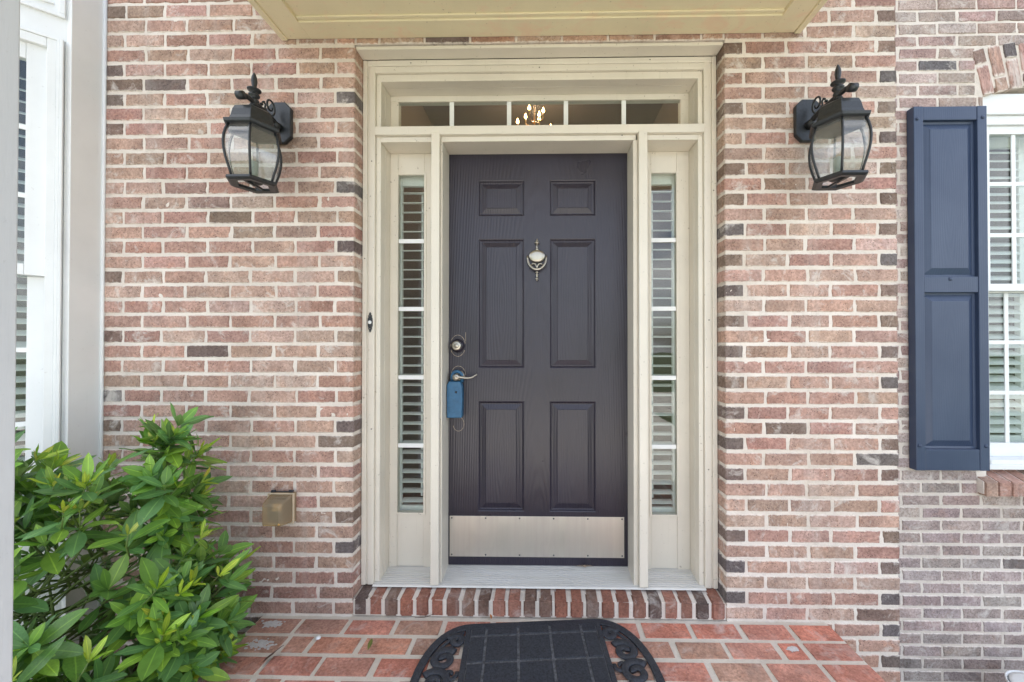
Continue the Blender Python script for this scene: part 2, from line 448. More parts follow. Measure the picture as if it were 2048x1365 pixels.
COR_L = [corner_brick_mesh(.16, BH, .098, 300 + i) for i in range(5)]
COR_S = [corner_brick_mesh(.085, BH, .098, 320 + i) for i in range(5)]
def meshes_of(lst, mat, nm='brick'):
    o = []
    for mb in lst:
        me = mb.mesh(nm); me.materials.append(mat); o.append(me)
    return o
M_STR, M_HDR, M_CL, M_CS = (meshes_of(l, MT['brick']) for l in (STR, HDR, COR_L, COR_S))

PAL = [(srgb(196, 160, 148), 7), (srgb(192, 163, 148), 6), (srgb(190, 151, 140), 5), (srgb(199, 171, 158), 4), (srgb(183, 141, 130), 1.8),
       (srgb(183, 160, 145), 2.2), (srgb(172, 147, 134), 1.2), (srgb(204, 182, 171), 2.0), (srgb(158, 134, 124), .3)]
DARK = [srgb(132, 118, 114), srgb(124, 113, 111), srgb(143, 125, 116), srgb(149, 131, 121), srgb(120, 114, 115)]
def pick(dark=0.0, tint=(1, 1, 1), grey=0.0):
    c = rnd.choice(DARK) if rnd.random() < dark else rnd.choices([p[0] for p in PAL], [p[1] for p in PAL])[0]
    if c not in DARK: c = tuple(q * .68 + w * .32 for q, w in zip(c[:3], (.57, .41, .355)))
    j = rnd.uniform(.92, 1.10)
    if grey:
        m_ = sum(c[:3]) / 3; c = tuple(q * (1 - grey) + m_ * 1.06 * grey for q in c[:3])
    return tuple(min(.95, c[i] * j * tint[i] * rnd.uniform(.97, 1.03)) for i in range(3)) + (1,)

from mathutils import noise as mnoise
def mortar_face(root, x0, x1, z0, z1, y, step=.0115, hole=None, mat='mortar'):
    nx, nz = int((x1 - x0) / step) + 1, int((z1 - z0) / step) + 1
    vs, fs = [], []
    for j in range(nz + 1):
        for i in range(nx + 1):
            x, z = x0 + (x1 - x0) * i / nx, z0 + (z1 - z0) * j / nz
            q = Vector((x, y, z))
            vs.append((x, y - .0002 - .0037 * max(0, min(1, .5 + .9 * mnoise.noise(q * 34) + .5 * mnoise.noise(q * 75))), z))
    for j in range(nz):
        for i in range(nx):
            x, z = x0 + (x1 - x0) * (i + .5) / nx, z0 + (z1 - z0) * (j + .5) / nz
            if hole and hole[0] < x < hole[1] and hole[2] < z < hole[3]: continue
            a = j * (nx + 1) + i
            fs.append((a, a + 1, a + nx + 2, a + nx + 1))
    return MB().add(vs, fs, True).build('joint_face', MT[mat], root)

class Wall:
    """collects bricks of one wall: those in view become parts, the rest one joined part"""
    def __init__(s, root): s.root = root; s.rest = []; s.n = 0
    def put(s, kind, x0, x1, r, col, y=0.0, view=True, z=None):
        L = x1 - x0 - JT
        if L < .018: return
        lst, mesh, base = {'S': (STR, M_STR, .192), 'H': (HDR, M_HDR, .090), 'CL': (COR_L, M_CL, .16), 'CS': (COR_S, M_CS, .085)}[kind]
        i = rnd.randrange(len(lst))
        loc = (x0 + JT / 2 + L / 2 + (0 if kind in 'SH' else 0), y + rnd.uniform(-.0016, .0012), (z if z is not None else r * P + P / 2) + rnd.uniform(-.0008, .0008))
        flip = rnd.choice((1, -1)) if kind in ('S', 'H') else 1
        sc = (L / base * flip, 1, 1)
        if view and s.n < 300:
            o = bpy.data.objects.new('brick', mesh[i]); COL.objects.link(o)
            o.parent = s.root; o.location = loc; o.scale = sc; o.rotation_euler = (0, rnd.uniform(-.004, .004), 0); o.color = col; s.n += 1
        else:
            s.rest.append((lst[i], loc, sc, col))
    def finish(s, name='brick', mat='brick_joined'):
        if not s.rest: return
        mb = MB(); cols = []
        for src, loc, sc, col in s.rest:
            vs = [(x * sc[0] + loc[0], y_ + loc[1], z_ * sc[2] + loc[2]) for x, y_, z_ in src.v]
            mb.add(vs, src.f); cols += [col] * sum(len(f) for f in src.f)
        me = bpy.data.meshes.new(name); me.from_pydata(mb.v, [], mb.f); me.update()
        at = me.color_attributes.new('Col', 'FLOAT_COLOR', 'CORNER')
        for i, c in enumerate(cols): at.data[i].color = c
        bm = bmesh.new(); bm.from_mesh(me); bmesh.ops.recalc_face_normals(bm, faces=bm.faces); bm.to_mesh(me); bm.free()
        me.materials.append(MT[mat])
        o = bpy.data.objects.new('far_bricks', me); COL.objects.link(o); o.parent = s.root; o['kind'] = 'stuff'

GZ = -0.78            # ground level beside the raised porch
TOPZ = 5.8  # unseen wall height, raised so the house blocks the sun
R0, R1 = -12, 62       # course range that is laid brick by brick

# --- wall left of the door, with the course over the head of the opening
wl = thing('brick_wall', 'pinkish brick wall left of the front door holding a lantern and an outlet box', 'brick wall')
mb = MB().box(-3.6, -.834, .005, .26, GZ - .05, TOPZ)
mb.box(-.834, .834, .0055, .10, 38 * P + .006, TOPZ)
mb.build('mortar', MT['mortar'], wl)
mortar_face(wl, -1.985, -.8345, -.45, 2.95, .0050)
W = Wall(wl)
JA = [-.829, -.992, -1.192, -1.396, -1.60, -1.803, -1.985]
JB = [-.829, -.915, -1.096, -1.302, -1.506, -1.708, -1.892, -1.985]
for r in range(R0, R1):
    z = r * P
    J = JA if r % 2 else JB
    jit = [0] + [rnd.uniform(-.006, .006) for _ in J[1:-1]] + [0]
    X = [a + b for a, b in zip(J, jit)]
    view = -.33 < z < 2.80
    for i in range(len(X) - 1):
        x1, x0 = X[i], X[i + 1]
        low_dark = max(0, min(1, (.35 - z) / .5)) * .30  # bricks get darker towards the foot of the wall
        t = (1 - low_dark, 1 - low_dark, 1 - low_dark)
        if i == 0:
            if 0 <= r < 38:
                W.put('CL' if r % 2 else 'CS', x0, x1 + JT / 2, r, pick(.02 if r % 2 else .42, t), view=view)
            else: W.put('S' if r % 2 else 'H', x0, x1, r, pick(.1, t), view=view)
        else:
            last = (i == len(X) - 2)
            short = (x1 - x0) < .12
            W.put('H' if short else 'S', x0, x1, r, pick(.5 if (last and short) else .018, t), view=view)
    if r < R1:
        # courses that run on over the door head, and away behind the bay
        if r >= 38:
            off = 0.0 if r % 2 else .10
            x = -.829
            while x < .829 - .02:
                x2 = min(.829, x + .2073 - (off if x == -.829 else 0))
                W.put('S' if x2 - x > .12 else 'H', x, x2, r, pick(.05, (.95, .92, .85)), view=(r == 38))
                x = x2
W.finish()

# --- brick pier right of the door
wr = thing('brick_wall', 'pinkish brick pier between the front door and the blue shutter', 'brick wall')
MB().box(.834, 1.579, .005, .41, GZ - .05, TOPZ).build('mortar', MT['mortar'], wr)
mortar_face(wr, .8345, 1.5785, -.45, 2.95, .0050)
W = Wall(wr)
JC = [.829, 1.004, 1.188, 1.397, 1.585]
JD = [.829, .920, 1.108, 1.294, 1.502, 1.585]
for r in range(R0, R1):
    z = r * P
    J = JC if r % 2 == 0 else JD
    X = [J[0]] + [a + rnd.uniform(-.006, .006) for a in J[1:-1]] + [J[-1]]
    view = -.33 < z < 2.80
    for i in range(len(X) - 1):
        x0, x1 = X[i], X[i + 1]
        short = x1 - x0 < .13
        if i == 0 and 0 <= r < 38:
            W.put('CS' if short else 'CL', x0 - JT / 2, x1, r, pick(.75 if short else .04), view=view)
        elif i == len(X) - 2:
            W.put('CS' if short else 'CL', x0, x1 + JT / 2, r, pick(.78 if short else .04), view=view)
        else:
            W.put('H' if short else 'S', x0, x1, r, pick(.015), view=view)
W.finish()

# --- set-back wall with the shuttered window
YR = .41
wf = thing('brick_wall', 'set-back weathered brick wall around the shuttered window', 'brick wall')
WX0, WX1, WZ0, WZ1 = 2.425, 3.36, .50, 2.60
mb = MB()
mb.box(1.579, WX0, YR + .005, YR + .25, GZ - .05, TOPZ).box(WX1, 5.0, YR + .005, YR + .25, GZ - .05, TOPZ)
mb.box(WX0, WX1, YR + .005, YR + .25, GZ - .05, .415).box(WX0, WX1, YR + .005, YR + .25, WZ1 + .02, TOPZ)
mb.build('mortar', MT['mortar'], wf)
mortar_face(wf, 1.58, 2.80, GZ, 3.05, YR + .0050, hole=(WX0 - .012, 9, .405, WZ1 + .03))
W = Wall(wf)
for r in range(R0, R1):
    z = r * P
    off = 0 if r % 2 else .107
    x = 1.60 - .06 + off - .2135
    while x < 4.4:
        x0, x1 = max(x, 1.59), x + .2135
        x += .2135
        if x1 - x0 < .03: continue
        segs = [(x0, x1)]
        lo, hi = None, None
        if .40 < z + P / 2 < 2.86:
            a_, b_ = WX0, WX1
            if z > 2.545: a_ = WX0 - .04; b_ = WX1 + .04
            if z < .535: a_ = 2.375; b_ = WX1 + .05
            segs = [s_ for s_ in ((x0, min(x1, a_)), (max(x0, b_), x1)) if s_[1] - s_[0] > .03]
        for s0, s1 in segs:
            cool = (1.0, 1.04, 1.09)  # cool lightening tint: stronger skylight on this wall put into the brick colour
            W.put('H' if s1 - s0 < .13 else 'S', s0, s1, r, pick(.03, cool, .22 + .26 * max(0, min(1, (1.4 - z) / 1.4))), y=YR, view=(-.75 < z < 2.95 and s0 < 2.9))
W.finish()
# soldier arch over that window
arch = tag(empty('brick_arch'), None); arch.parent = wf
n = 13
for i in range(n):
    u = (i + .5) / n
    xb = WX0 - .005 + (WX1 - WX0 + .01) * u
    lean = (u - .5) * .52
    zb = WZ1 - .03 + .06 * (1 - (2 * u - 1) ** 2)
    cuts = ((0, .085), (.085, .262)) if i % 2 else ((0, .172), (.172, .262))
    for a_, b_ in cuts:
        h_ = b_ - a_ - JT * .8
        o = bpy.data.objects.new('brick', M_CS[i % 5]); COL.objects.link(o); o.parent = arch
        mid = (a_ + b_) / 2
        o.location = (xb + math.sin(lean) * mid, YR - .002 - .001 * (i % 3), zb + math.cos(lean) * mid)
        o.rotation_euler = (0, lean, 0); o.scale = (.058 / .085 * (1 + .25 * mid), .5, h_ / BH)
        o.color = pick(.2, (.97, .97, 1.0))
# sloping rowlock sill under it
sill = tag(empty('brick_sill'), None); sill.parent = wf
mb = MB().prism([(YR - .030, .420), (YR + .10, .42), (YR + .10, .535), (YR - .030, .485)], 2.37, WX1 + .05, 'x')
mb.build('mortar', MT['mortar'], sill)
x = 2.375
MSILL = meshes_of([MB().prism([(-.042, -.040), (.09, -.040), (.09, .082), (-.036, .036), (-.042, .031)], -.029, .029, 'x')], MT['paver'])
while x < WX1 + .03:
    o = bpy.data.objects.new('brick', MSILL[0]); COL.objects.link(o); o.parent = sill
    o.location = (x + .029, YR, .452); o.color = pick(.25); x += .0695

# ------------------------------------------------------------------ porch
PX0, PX1, PY1 = -1.242, 1.268, -1.33
porch = thing('porch_floor', 'raised porch floor of red brick pavers with pale joints', 'porch')
MB().box(PX0 + .006, PX1 - .006, PY1 + .006, .030, GZ - .05, -.0035).build('mortar_bed', MT['mortar_floor'], porch)
def paver_mesh(L, D, seed):
    r = random.Random(seed); bm = bmesh.new(); bmesh.ops.create_cube(bm, size=1)
    for v_ in bm.verts: v_.co = Vector((v_.co.x * L + r.uniform(-.002, .002), v_.co.y * D + r.uniform(-.002, .002), (v_.co.z - .5) * .05))
    bmesh.ops.bevel(bm, geom=[e for e in bm.edges if all(v_.co.z > -.01 for v_ in e.verts)] + [e for e in bm.edges if abs(e.verts[0].co.z - e.verts[1].co.z) > .03], offset=.006, segments=2, affect='EDGES')
    me = bpy.data.meshes.new('paver'); bm.to_mesh(me); bm.free(); me.materials.append(MT['paver']); return me
M_PAV = [paver_mesh(.198, .0915, 400 + i) for i in range(8)]
M_PAVH = [paver_mesh(.095, .0915, 420 + i) for i in range(3)]
PPAL = [srgb(210, 136, 116), srgb(202, 138, 122), srgb(210, 150, 126), srgb(190, 146, 128), srgb(186, 150, 132), srgb(204, 148, 132), srgb(200, 128, 110), srgb(178, 140, 126), srgb(206, 142, 126)]
ROWA = [-1.242, -1.037, -.826, -.615, -.404, -.193, .018, .229, .44, .651, .862, 1.073, 1.268]
ROWB = [-1.242, -1.029, -.920, -.719, -.508, -.297, -.086, .125, .336, .547, .755, .962, 1.066, 1.268]
for i in range(13):
    J = ROWA if i % 2 == 0 else ROWB
    yc = -.012 - .1016 * (i + .5)
    for a_, b_ in zip(J, J[1:]):
        L = b_ - a_ - .0115
        short = L < .13
        o = bpy.data.objects.new('paver', rnd.choice(M_PAVH if short else M_PAV)); COL.objects.link(o); o.parent = porch
        o.location = ((a_ + b_) / 2 + rnd.uniform(-.003, .003), yc + rnd.uniform(-.002, .002), rnd.uniform(-.0012, .0015))
        o.scale = (L / (.095 if short else .198), 1, 1)
        o.rotation_euler = (rnd.uniform(-.006, .006), rnd.uniform(-.003, .003), rnd.uniform(-.006, .006) + (math.pi if rnd.random() < .5 else 0))
        c = rnd.choice(PPAL); j = rnd.uniform(.9, 1.1); o.color = tuple(min(.9, (q * .85 + w * .15) * j * 1.06) for q, w in zip(c[:3], (.62, .40, .33))) + (1,)
# brick skirt of the porch (sides and front)
W = Wall(porch)
for r in range(-11, -1):
    x = PX0 + (.0 if r % 2 else -.1)
    while x < PX1:
        a_, b_ = max(x, PX0), min(x + .207, PX1); x += .207
        if b_ - a_ > .04: W.put('S', a_, b_, r, pick(.1, (.8, .75, .72)), y=PY1, view=False)
W.finish(mat='brick_joined')

# lime splashes dried on two pavers at the left
MT['lime'] = plain('dried lime', (.62, .60, .59, 1), .9, var=.1, bump=.6, nscale=120)
for cx_, cy_, rr, sd_ in ((-1.155, -.056, .026, 3), (-1.12, -.168, .032, 8), (1.02, -.155, .012, 5)):
    r_ = random.Random(sd_); mb = MB()
    for q in range(110):
        px_, py_ = cx_ + r_.gauss(0, rr * .72), max(cy_ - .034, min(cy_ + .034, cy_ + r_.gauss(0, rr * .36)))
        e = r_.uniform(.0018, .0055); n_ = r_.randint(6, 8); ph = r_.uniform(0, 6)
        mb.prism([(px_ + e * r_.uniform(.7, 1.3) * 1.5 * math.cos(ph + 6.283 * t / n_), py_ + e * r_.uniform(.7, 1.3) * math.sin(ph + 6.283 * t / n_)) for t in range(n_)], .0012, .0019 + q * .000009, 'z')
    mb.build('lime_splash', MT['lime'], porch)
# rowlock step in the door opening
step = thing('brick_step', 'single row of upright bricks forming a step below the door threshold', 'step')
MB().prism([(.003, .002), (.11, .002), (.11, .086), (.003, .074)], -.828, .828, 'x').build('mortar', MT['mortar'], step)
def rowlock(seed):
    r = random.Random(seed); bm = bmesh.new(); bmesh.ops.create_cube(bm, size=1)
    for v_ in bm.verts:
        y_ = (v_.co.y + .5) * .105 - .003
        v_.co = Vector((v_.co.x * .0575 + r.uniform(-.001, .001), y_, (.0035 if v_.co.z < 0 else .0795 + (y_ + .003) * .10) + r.uniform(-.001, .001)))
    bmesh.ops.bevel(bm, geom=list(bm.edges), offset=.006, segments=2, affect='EDGES')
    me = bpy.data.meshes.new('brick'); bm.to_mesh(me); bm.free(); me.materials.append(MT['paver']); return me
M_ROW = [rowlock(500 + i) for i in range(6)]
RPAL = [srgb(158, 112, 98), srgb(146, 110, 98), srgb(132, 108, 98), srgb(164, 114, 98), srgb(112, 98, 94), srgb(150, 120, 106), srgb(168, 122, 108)]
for i in range(24):
    o = bpy.data.objects.new('brick', rnd.choice(M_ROW)); COL.objects.link(o); o.parent = step
    o.location = (-.829 + .0691 * (i + .5), rnd.uniform(-.002, .002), 0); o.color = rnd.choice(RPAL); o.rotation_euler = (0, 0, rnd.uniform(-.01, .01))

# ------------------------------------------------------------------ ground, hall, added sun-blocking roof (setting)
k = NT('lawn ground'); v = k.coord()
f = k.noise(v, 5, 6, .6); f2 = k.noise(v, 90, 4, .7)
gc = k.mix(k.ramp(f, .35, .65), (.045, .075, .022, 1), (.075, .11, .035, 1)); gc = k.mix(k.ramp(f2, .4, .6), gc, k.mix(1.0, gc, (.55, .6, .5, 1), 'MULTIPLY'))
k.set(Base_Color=gc, Roughness=.95, Normal=k.bump(f2, 1.0, .02)); MT['lawn'] = k.m
k = NT('bounce paving concrete'); v = k.coord(); f = k.noise(v, 60, 6, .7); f2 = k.noise(v, 3, 4)
k.set(Base_Color=k.mix(k.ramp(f2, .3, .7), (.46, .43, .38, 1), (.58, .55, .49, 1)), Roughness=.9, Normal=k.bump(f, .4, .003)); MT['concrete'] = k.m
g = MB().add([(-90, -90, GZ), (90, -90, GZ), (90, 90, GZ), (-90, 90, GZ)], [(0, 1, 2, 3)]).build('ground', MT['lawn']); tag(g, kind='structure')
g = MB().add([(-5, -1.6, GZ + .006), (-1.1, -1.6, GZ + .006), (-1.1, .4, GZ + .006), (-5, .4, GZ + .006)], [(0, 1, 2, 3)])
g.add([(1.1, -1.6, GZ + .006), (5, -1.6, GZ + .006), (5, .5, GZ + .006), (1.1, .5, GZ + .006)], [(0, 1, 2, 3)])
tag(g.build('mulch_bed', MT['mulch']), kind='structure')
g = MB().add([(-3.2, -9, GZ + .010), (3.2, -9, GZ + .010), (3.2, -1.62, GZ + .010), (-3.2, -1.62, GZ + .010)], [(0, 1, 2, 3)])
g.add([(-30, -14, GZ + .010), (30, -14, GZ + .010), (30, -9, GZ + .010), (-30, -9, GZ + .010)], [(0, 1, 2, 3)])
tag(g.build('bounce_paving', MT['concrete']), kind='structure')  # unseen paving added to bounce sunlight up to the portico ceiling
hall = MB()
hall.box(-2.2, 2.2, 7.0, 7.15, .1, 5.6).box(-2.35, -2.2, .3, 7.15, .1, 5.6).box(2.2, 2.35, .70, 7.15, .1, 5.6)
tag(hall.build('hall_wall', MT['wallin']), kind='structure')
tag(MB().box(-2.35, 2.2, .72, 7.15, .02, .1).box(-.83, .83, .263, .7195, .02, .0995).build('hall_floor', MT['floorin']), kind='structure')
tag(MB().box(-2.35, 1.57, .27, 7.15, 5.6, 5.7).box(1.5705, 4.99, .68, 7.15, 5.601, 5.7).build('hall_ceiling', MT['wallin']), kind='structure')
side = MB().box(2.36, 5.0, 2.6, 2.7, .1, 5.6).box(4.9, 5.0, .67, 2.6, .1, 5.6)
tag(side.build('side_room_wall', MT['wallin']), kind='structure')
tag(MB().box(-6, 6, -.45, 9, TOPZ, TOPZ + .25).build('roof', MT['white']), kind='structure')  # unseen slab added to block the sun from the front
# inner faces of the front wall, seen only through the panes
tag(MB().box(-2.35, -.80, .265, .30, .1, 5.6).box(.80, 1.585, .415, .45, .1, 5.6).box(-.80, .80, .265, .30, 2.52, 5.6).build('hall_front_wall', MT['wallin']), kind='structure')

# ------------------------------------------------------------------ portico
PZ = 2.600
po = thing('portico_roof', 'cream painted portico ceiling and beams above the front door', 'portico')
MB().box(-1.03, 1.03, -1.18, -.095, PZ + .016, PZ + .05).build('ceiling_panel', MT['ceil'], po)
boxpart('wall_board', 'ceil', po, (-1.03, 1.03, -.0945, -.003, PZ, PZ + .05))
boxpart('front_board', 'ceil', po, (-1.03, 1.03, -1.28, -1.181, PZ, PZ + .05))
boxpart('bed_strip', 'ceil', po, (-1.029, 1.029, -.112, -.096, PZ + .0075, PZ + .0155))
for s in (-1, 1):
    boxpart('side_board', 'ceil', po, tuple(sorted((s * 1.0305, s * 1.135))) + (-1.28, -.003, PZ + .001, PZ + .05))
    boxpart('fascia', 'ceil', po, tuple(sorted((s * 1.1355, s * 1.162))) + (-1.31, -.004, PZ - .006, PZ + .42))
boxpart('front_fascia', 'ceil', po, (-1.135, 1.135, -1.31, -1.281, PZ - .006, PZ + .42))
MB().prism([(-1.30, PZ + .42), (1.30, PZ + .42), (0, PZ + 1.05)], -1.45, -.01, 'y').build('gable_roof', MT['white'], po, .004)

col = thing('porch_column', 'pale grey square porch column at the left edge, close to the camera', 'column')
boxpart('shaft', 'colpaint', col, (-1.19, -.996, -1.19, -.988, .14, PZ - .10), .003)
boxpart('base', 'colpaint', col, (-1.215, -.971, -1.215, -.963, .002, .14), .004)
boxpart('capital', 'colpaint', col, (-1.215, -.971, -1.215, -.963, PZ - .10, PZ - .0005), .004)

# ------------------------------------------------------------------ door surround
su = thing('door_surround', 'cream painted door surround with sidelights, transom and fluted casings', 'door frame')
YC = .080
JX = .747
for s in (-1, 1):
    def sb(name, x0, x1, y0, y1, z0, z1, bv=.002, m='cream'):
        return boxpart(name, m, su, tuple(sorted((s * x0, s * x1))) + (y0, y1, z0, z1), bv)
    c = sb('casing', .806, .827, YC - .009, .12, .094, 2.556, .003)
    MB().box(*sorted((s * .7995, s * .8055)), YC - .002, .12, .094, 2.553).build('casing_groove', MT['cream'], c, .001)
    MB().box(*sorted((s * .7705, s * .799)), YC - .006, .12, .094, 2.551).build('casing_flat', MT['cream'], c, .003)
    sb('stop', .7475, .770, YC + .008, .14, .1, 2.488, .003)
    sb('jamb', JX, .775, .1405, .262, .1, 2.49, .001)
# head
boxpart('lintel_soffit', 'cream', su, (-.828, .828, .006, YC - .0095, 2.5565, 2.5715), .002)
h_ = boxpart('head_casing', 'cream', su, (-.8055, .8055, YC - .0085, .12, 2.529, 2.5562), .003)
MB().box(-.7985, .7985, YC - .0055, .12, 2.500, 2.5285).build('head_casing_flat', MT['cream'], h_, .003)
boxpart('head_stop', 'cream', su, (-.7695, .7695, YC + .0085, .14, 2.466, 2.4995), .003)
boxpart('head_jamb', 'cream', su, (-JX + .0005, JX - .0005, .1405, .262, 2.4665, 2.52), .001)
# transom bar
bar = boxpart('transom_bar', 'cream', su, (-.7700, .7700, YC - .014, .262, 2.200, 2.240), .003)
for a_, b_ in ((-.7465, -.5005), (-.4595, .4575), (.5055, .7465)):
    MB().box(a_, b_, YC + .005, .262, 2.175, 2.1995).build('bar_stop', MT['cream'], bar, .002)
# transom sash
ts = boxpart('transom_sash', 'cream', su, (-.7465, .7465, .196, .232, 2.437, 2.466), .002)
for s in (-1, 1):
    MB().box(*sorted((s * .705, s * .7465)), .1965, .232, 2.2405, 2.4365).build('stile', MT['cream'], ts, .002)
MB().box(-.7045, .7045, .197, .232, 2.2405, 2.262).build('rail', MT['cream'], ts, .002)
TX = [-.705, -.4375, -.1485, .1365, .4255, .705]
for i in range(5):
    MB().box(TX[i] + .0005, TX[i + 1] - .0005, .2060, .2095, 2.2625, 2.4365).build('pane', MT['glass'], ts)
for x in TX[1:-1]:
    MB().box(x - .011, x + .011, .2012, .2055, 2.2625, 2.4365).build('muntin', MT['muntin'], ts, .001)
# mullion posts
for xa, xb, xs0, xs1 in ((-.499, -.460, -.4595, -.452), (.4645, .5045, .444, .4640)):
    mp = boxpart('mullion_post', 'cream', su, (xa, xb, YC - .022, .140, .104, 2.205), .003)
    MB().box(min(xa, xs0) + .004, max(xb, xs1) - .0045 if xa < 0 else max(xb, xs1) - .004, .1405, .262, .1, 2.1745).build('post_core', MT['cream'], mp, .001)
    MB().box(xs0, xs1, YC + .003, .262, .1, 2.1745).build('door_stop', MT['cream'], mp, .002)
# sidelights
SLM = (1.736, 1.3945, 1.051, .710)
def sidelight(x0, x1, gx0, gx1, nm):
    GT, GB = 2.070, .376
    sl = boxpart('sidelight', 'cream', su, (x0, gx0, .196, .232, .108, 2.1745), .002)
    MB().box(gx1, x1, .196, .232, .108, 2.1745).build('stile', MT['cream'], sl, .002)
    MB().box(gx0 + .0003, gx1 - .0003, .1965, .232, GT, 2.1745).build('top_rail', MT['cream'], sl, .002)
    MB().box(gx0 + .0003, gx1 - .0003, .1985, .232, .112, GB).build('bottom_panel', MT['cream'], sl, .002)
    b_ = MB()
    b_.box(gx0 - .009, gx0 + .002, .1925, .2055, GB - .009, GT + .009).box(gx1 - .002, gx1 + .009, .1925, .2055, GB - .009, GT + .009)
    b_.box(gx0 + .002, gx1 - .002, .193, .2055, GT - .002, GT + .0085).box(gx0 + .002, gx1 - .002, .193, .2055, GB - .0085, GB + .002)
    b_.build('glazing_bead', MT['cream'], sl, .001)
    zs = [GT] + list(SLM) + [GB]
    for i in range(5):
        MB().box(gx0 + .0005, gx1 - .0005, .2075, .2105, zs[i + 1] + .0005, zs[i] - .0005).build('pane', MT['glass'], sl)
    for z in SLM:
        MB().box(gx0 + .0025, gx1 - .0025, .2015, .207, z - .0105, z + .0105).build('muntin', MT['muntin'], sl, .001)
    return sl
sidelight(-.7465, -.4955, -.7065, -.572, 'left')
sidelight(.5005, .7465, .557, .6845, 'right')
# nail holes and small knocks in the paint
for x, z in ((.52, 2.543), (.005, 2.515), (-.60, 2.541), (.39, 2.190), (-.815, 1.62), (-.782, .82), (.786, .64), (.812, 1.93), (-.785, 2.08), (.79, 1.33)):
    MB().lathe([(.0032, 0), (.0026, -.0008)], (x, YC - (.0058 if abs(x) < .76 and z > 2.3 and z < 2.528 else .0090 if z < 2.3 or z > 2.528 else .0058) - .0004 if not (abs(x) > .77 and abs(x) < .8) else YC - .0064, z), 7, 'y').build('nail_hole', MT['outletgrey'], su)
# threshold with ribs
pr = [(.060, .094)]
y = .066
while y < .215:
    zt = .099 + (y - .066) * .085
    pr += [(y, zt), (y + .0075, zt + .0012), (y + .0085, zt - .0055), (y + .0125, zt - .0050)]
    y += .0135
pr += [(.262, .1135), (.262, .087)]
MB().prism(pr, -.7690, .7690, 'x').build('threshold', MT['threshold'], su)

# plantation blinds behind the sidelights
def sl_blind(x0, x1, label):
    b = thing('window_blind', label, 'blind', 'sidelight blinds')
    for a_, b_ in ((x0, x0 + .022), (x1 - .022, x1)):
        boxpart('stile', 'blind', b, (a_, b_, .240, .262, .34, 2.10), .002)
    boxpart('rail', 'blind', b, (x0 + .0225, x1 - .0225, .240, .262, 2.03, 2.10), .002)
    boxpart('rail', 'blind', b, (x0 + .0225, x1 - .0225, .240, .262, .34, .395), .002)
    me = MB().prism([(-.021, -.0012), (0, -.0042), (.021, -.0012), (.021, .0012), (0, .0042), (-.021, .0012)], x0 + .0235, x1 - .0235, 'x').mesh('slat'); me.materials.append(MT['blind'])
    z = .42
    while z < 2.02:
        o = bpy.data.objects.new('slat', me); COL.objects.link(o); o.parent = b; o.location = (0, .251, z); o.rotation_euler = (R(10 + rnd.uniform(-1.5, 1.5)), 0, 0); z += .0492
    xm = x0 + (x1 - x0) * (.66 if x0 < 0 else .30)
    MB().box(xm - .005, xm + .005, .2735, .281, .43, 2.0).build('tilt_rod', MT['blind'], b, .001)
sl_blind(-.722, -.548, 'white slatted blind behind the left sidelight glass')
sl_blind(.535, .700, 'white slatted blind behind the right sidelight glass')

# ------------------------------------------------------------------ entry door
dr = thing('entry_door', 'dark brown six panel front door with knocker and kick plate', 'door')
DY = .208
XS = [-.4515, -.304, -.071, .054, .287, .4435]
ZS = [.116, .382, .932, 1.097, 1.7475, 1.862, 2.0425, 2.1745]
slab = MB()
for a_, b_ in ((0, 1), (2, 3), (4, 5)): slab.box(XS[a_], XS[b_], DY, .252, ZS[0], ZS[7])
for a_, b_ in ((1, 2), (3, 4)):
    for c_, d_ in ((0, 1), (2, 3), (4, 5), (6, 7)):
        slab.box(XS[a_], XS[b_], DY, .252, ZS[c_], ZS[d_])
slab.build('door_slab', MT['door'], dr)
for a_, b_ in ((1, 2), (3, 4)):
    for c_, d_ in ((1, 2), (3, 4), (5, 6)):
        x0, x1, z0, z1 = XS[a_], XS[b_], ZS[c_], ZS[d_]
        xm, zm = (x0 + x1) / 2, (z0 + z1) / 2
        prof = [(0, DY + .0003), (.004, DY + .002), (.008, DY + .009), (.012, DY + .0115), (.016, DY + .0115), (.040, DY + .0035), (.0415, DY + .0012), (.043, DY + .0010)]
        vs, fs = [], []
        for ins, yy in prof:
            vs += [(x0 - xm + ins, yy - DY, z0 - zm + ins), (x1 - xm - ins, yy - DY, z0 - zm + ins), (x1 - xm - ins, yy - DY, z1 - zm - ins), (x0 - xm + ins, yy - DY, z1 - zm - ins)]
        for q in range(len(prof) - 1):
            for e in range(4): fs.append((q * 4 + e, q * 4 + (e + 1) % 4, (q + 1) * 4 + (e + 1) % 4, (q + 1) * 4 + e))
        q = (len(prof) - 1) * 4; fs.append((q, q + 1, q + 2, q + 3))
        o = MB().add(vs, fs).build('panel', MT['door'], dr); o.location = (xm, DY, zm)
# door sweep under the slab
MB().box(-.4515, .4435, .2125, .250, .1125, .1155).build('door_sweep', MT['rubber'], dr)
# kick plate
kp = MB().box(-.4445, .4255, DY - .0022, DY - .0004, .157, .359).build('kick_plate', MT['kick'], dr, .0006)
for i in range(6):
    for z in (.349, .167):
        MB().lathe([(.0042, 0), (.0035, -.0012), (.0008, -.0016)], (-.434 + i * .1698, DY - .0023, z), 10, 'y').build('screw', MT['rubberdust'], kp)
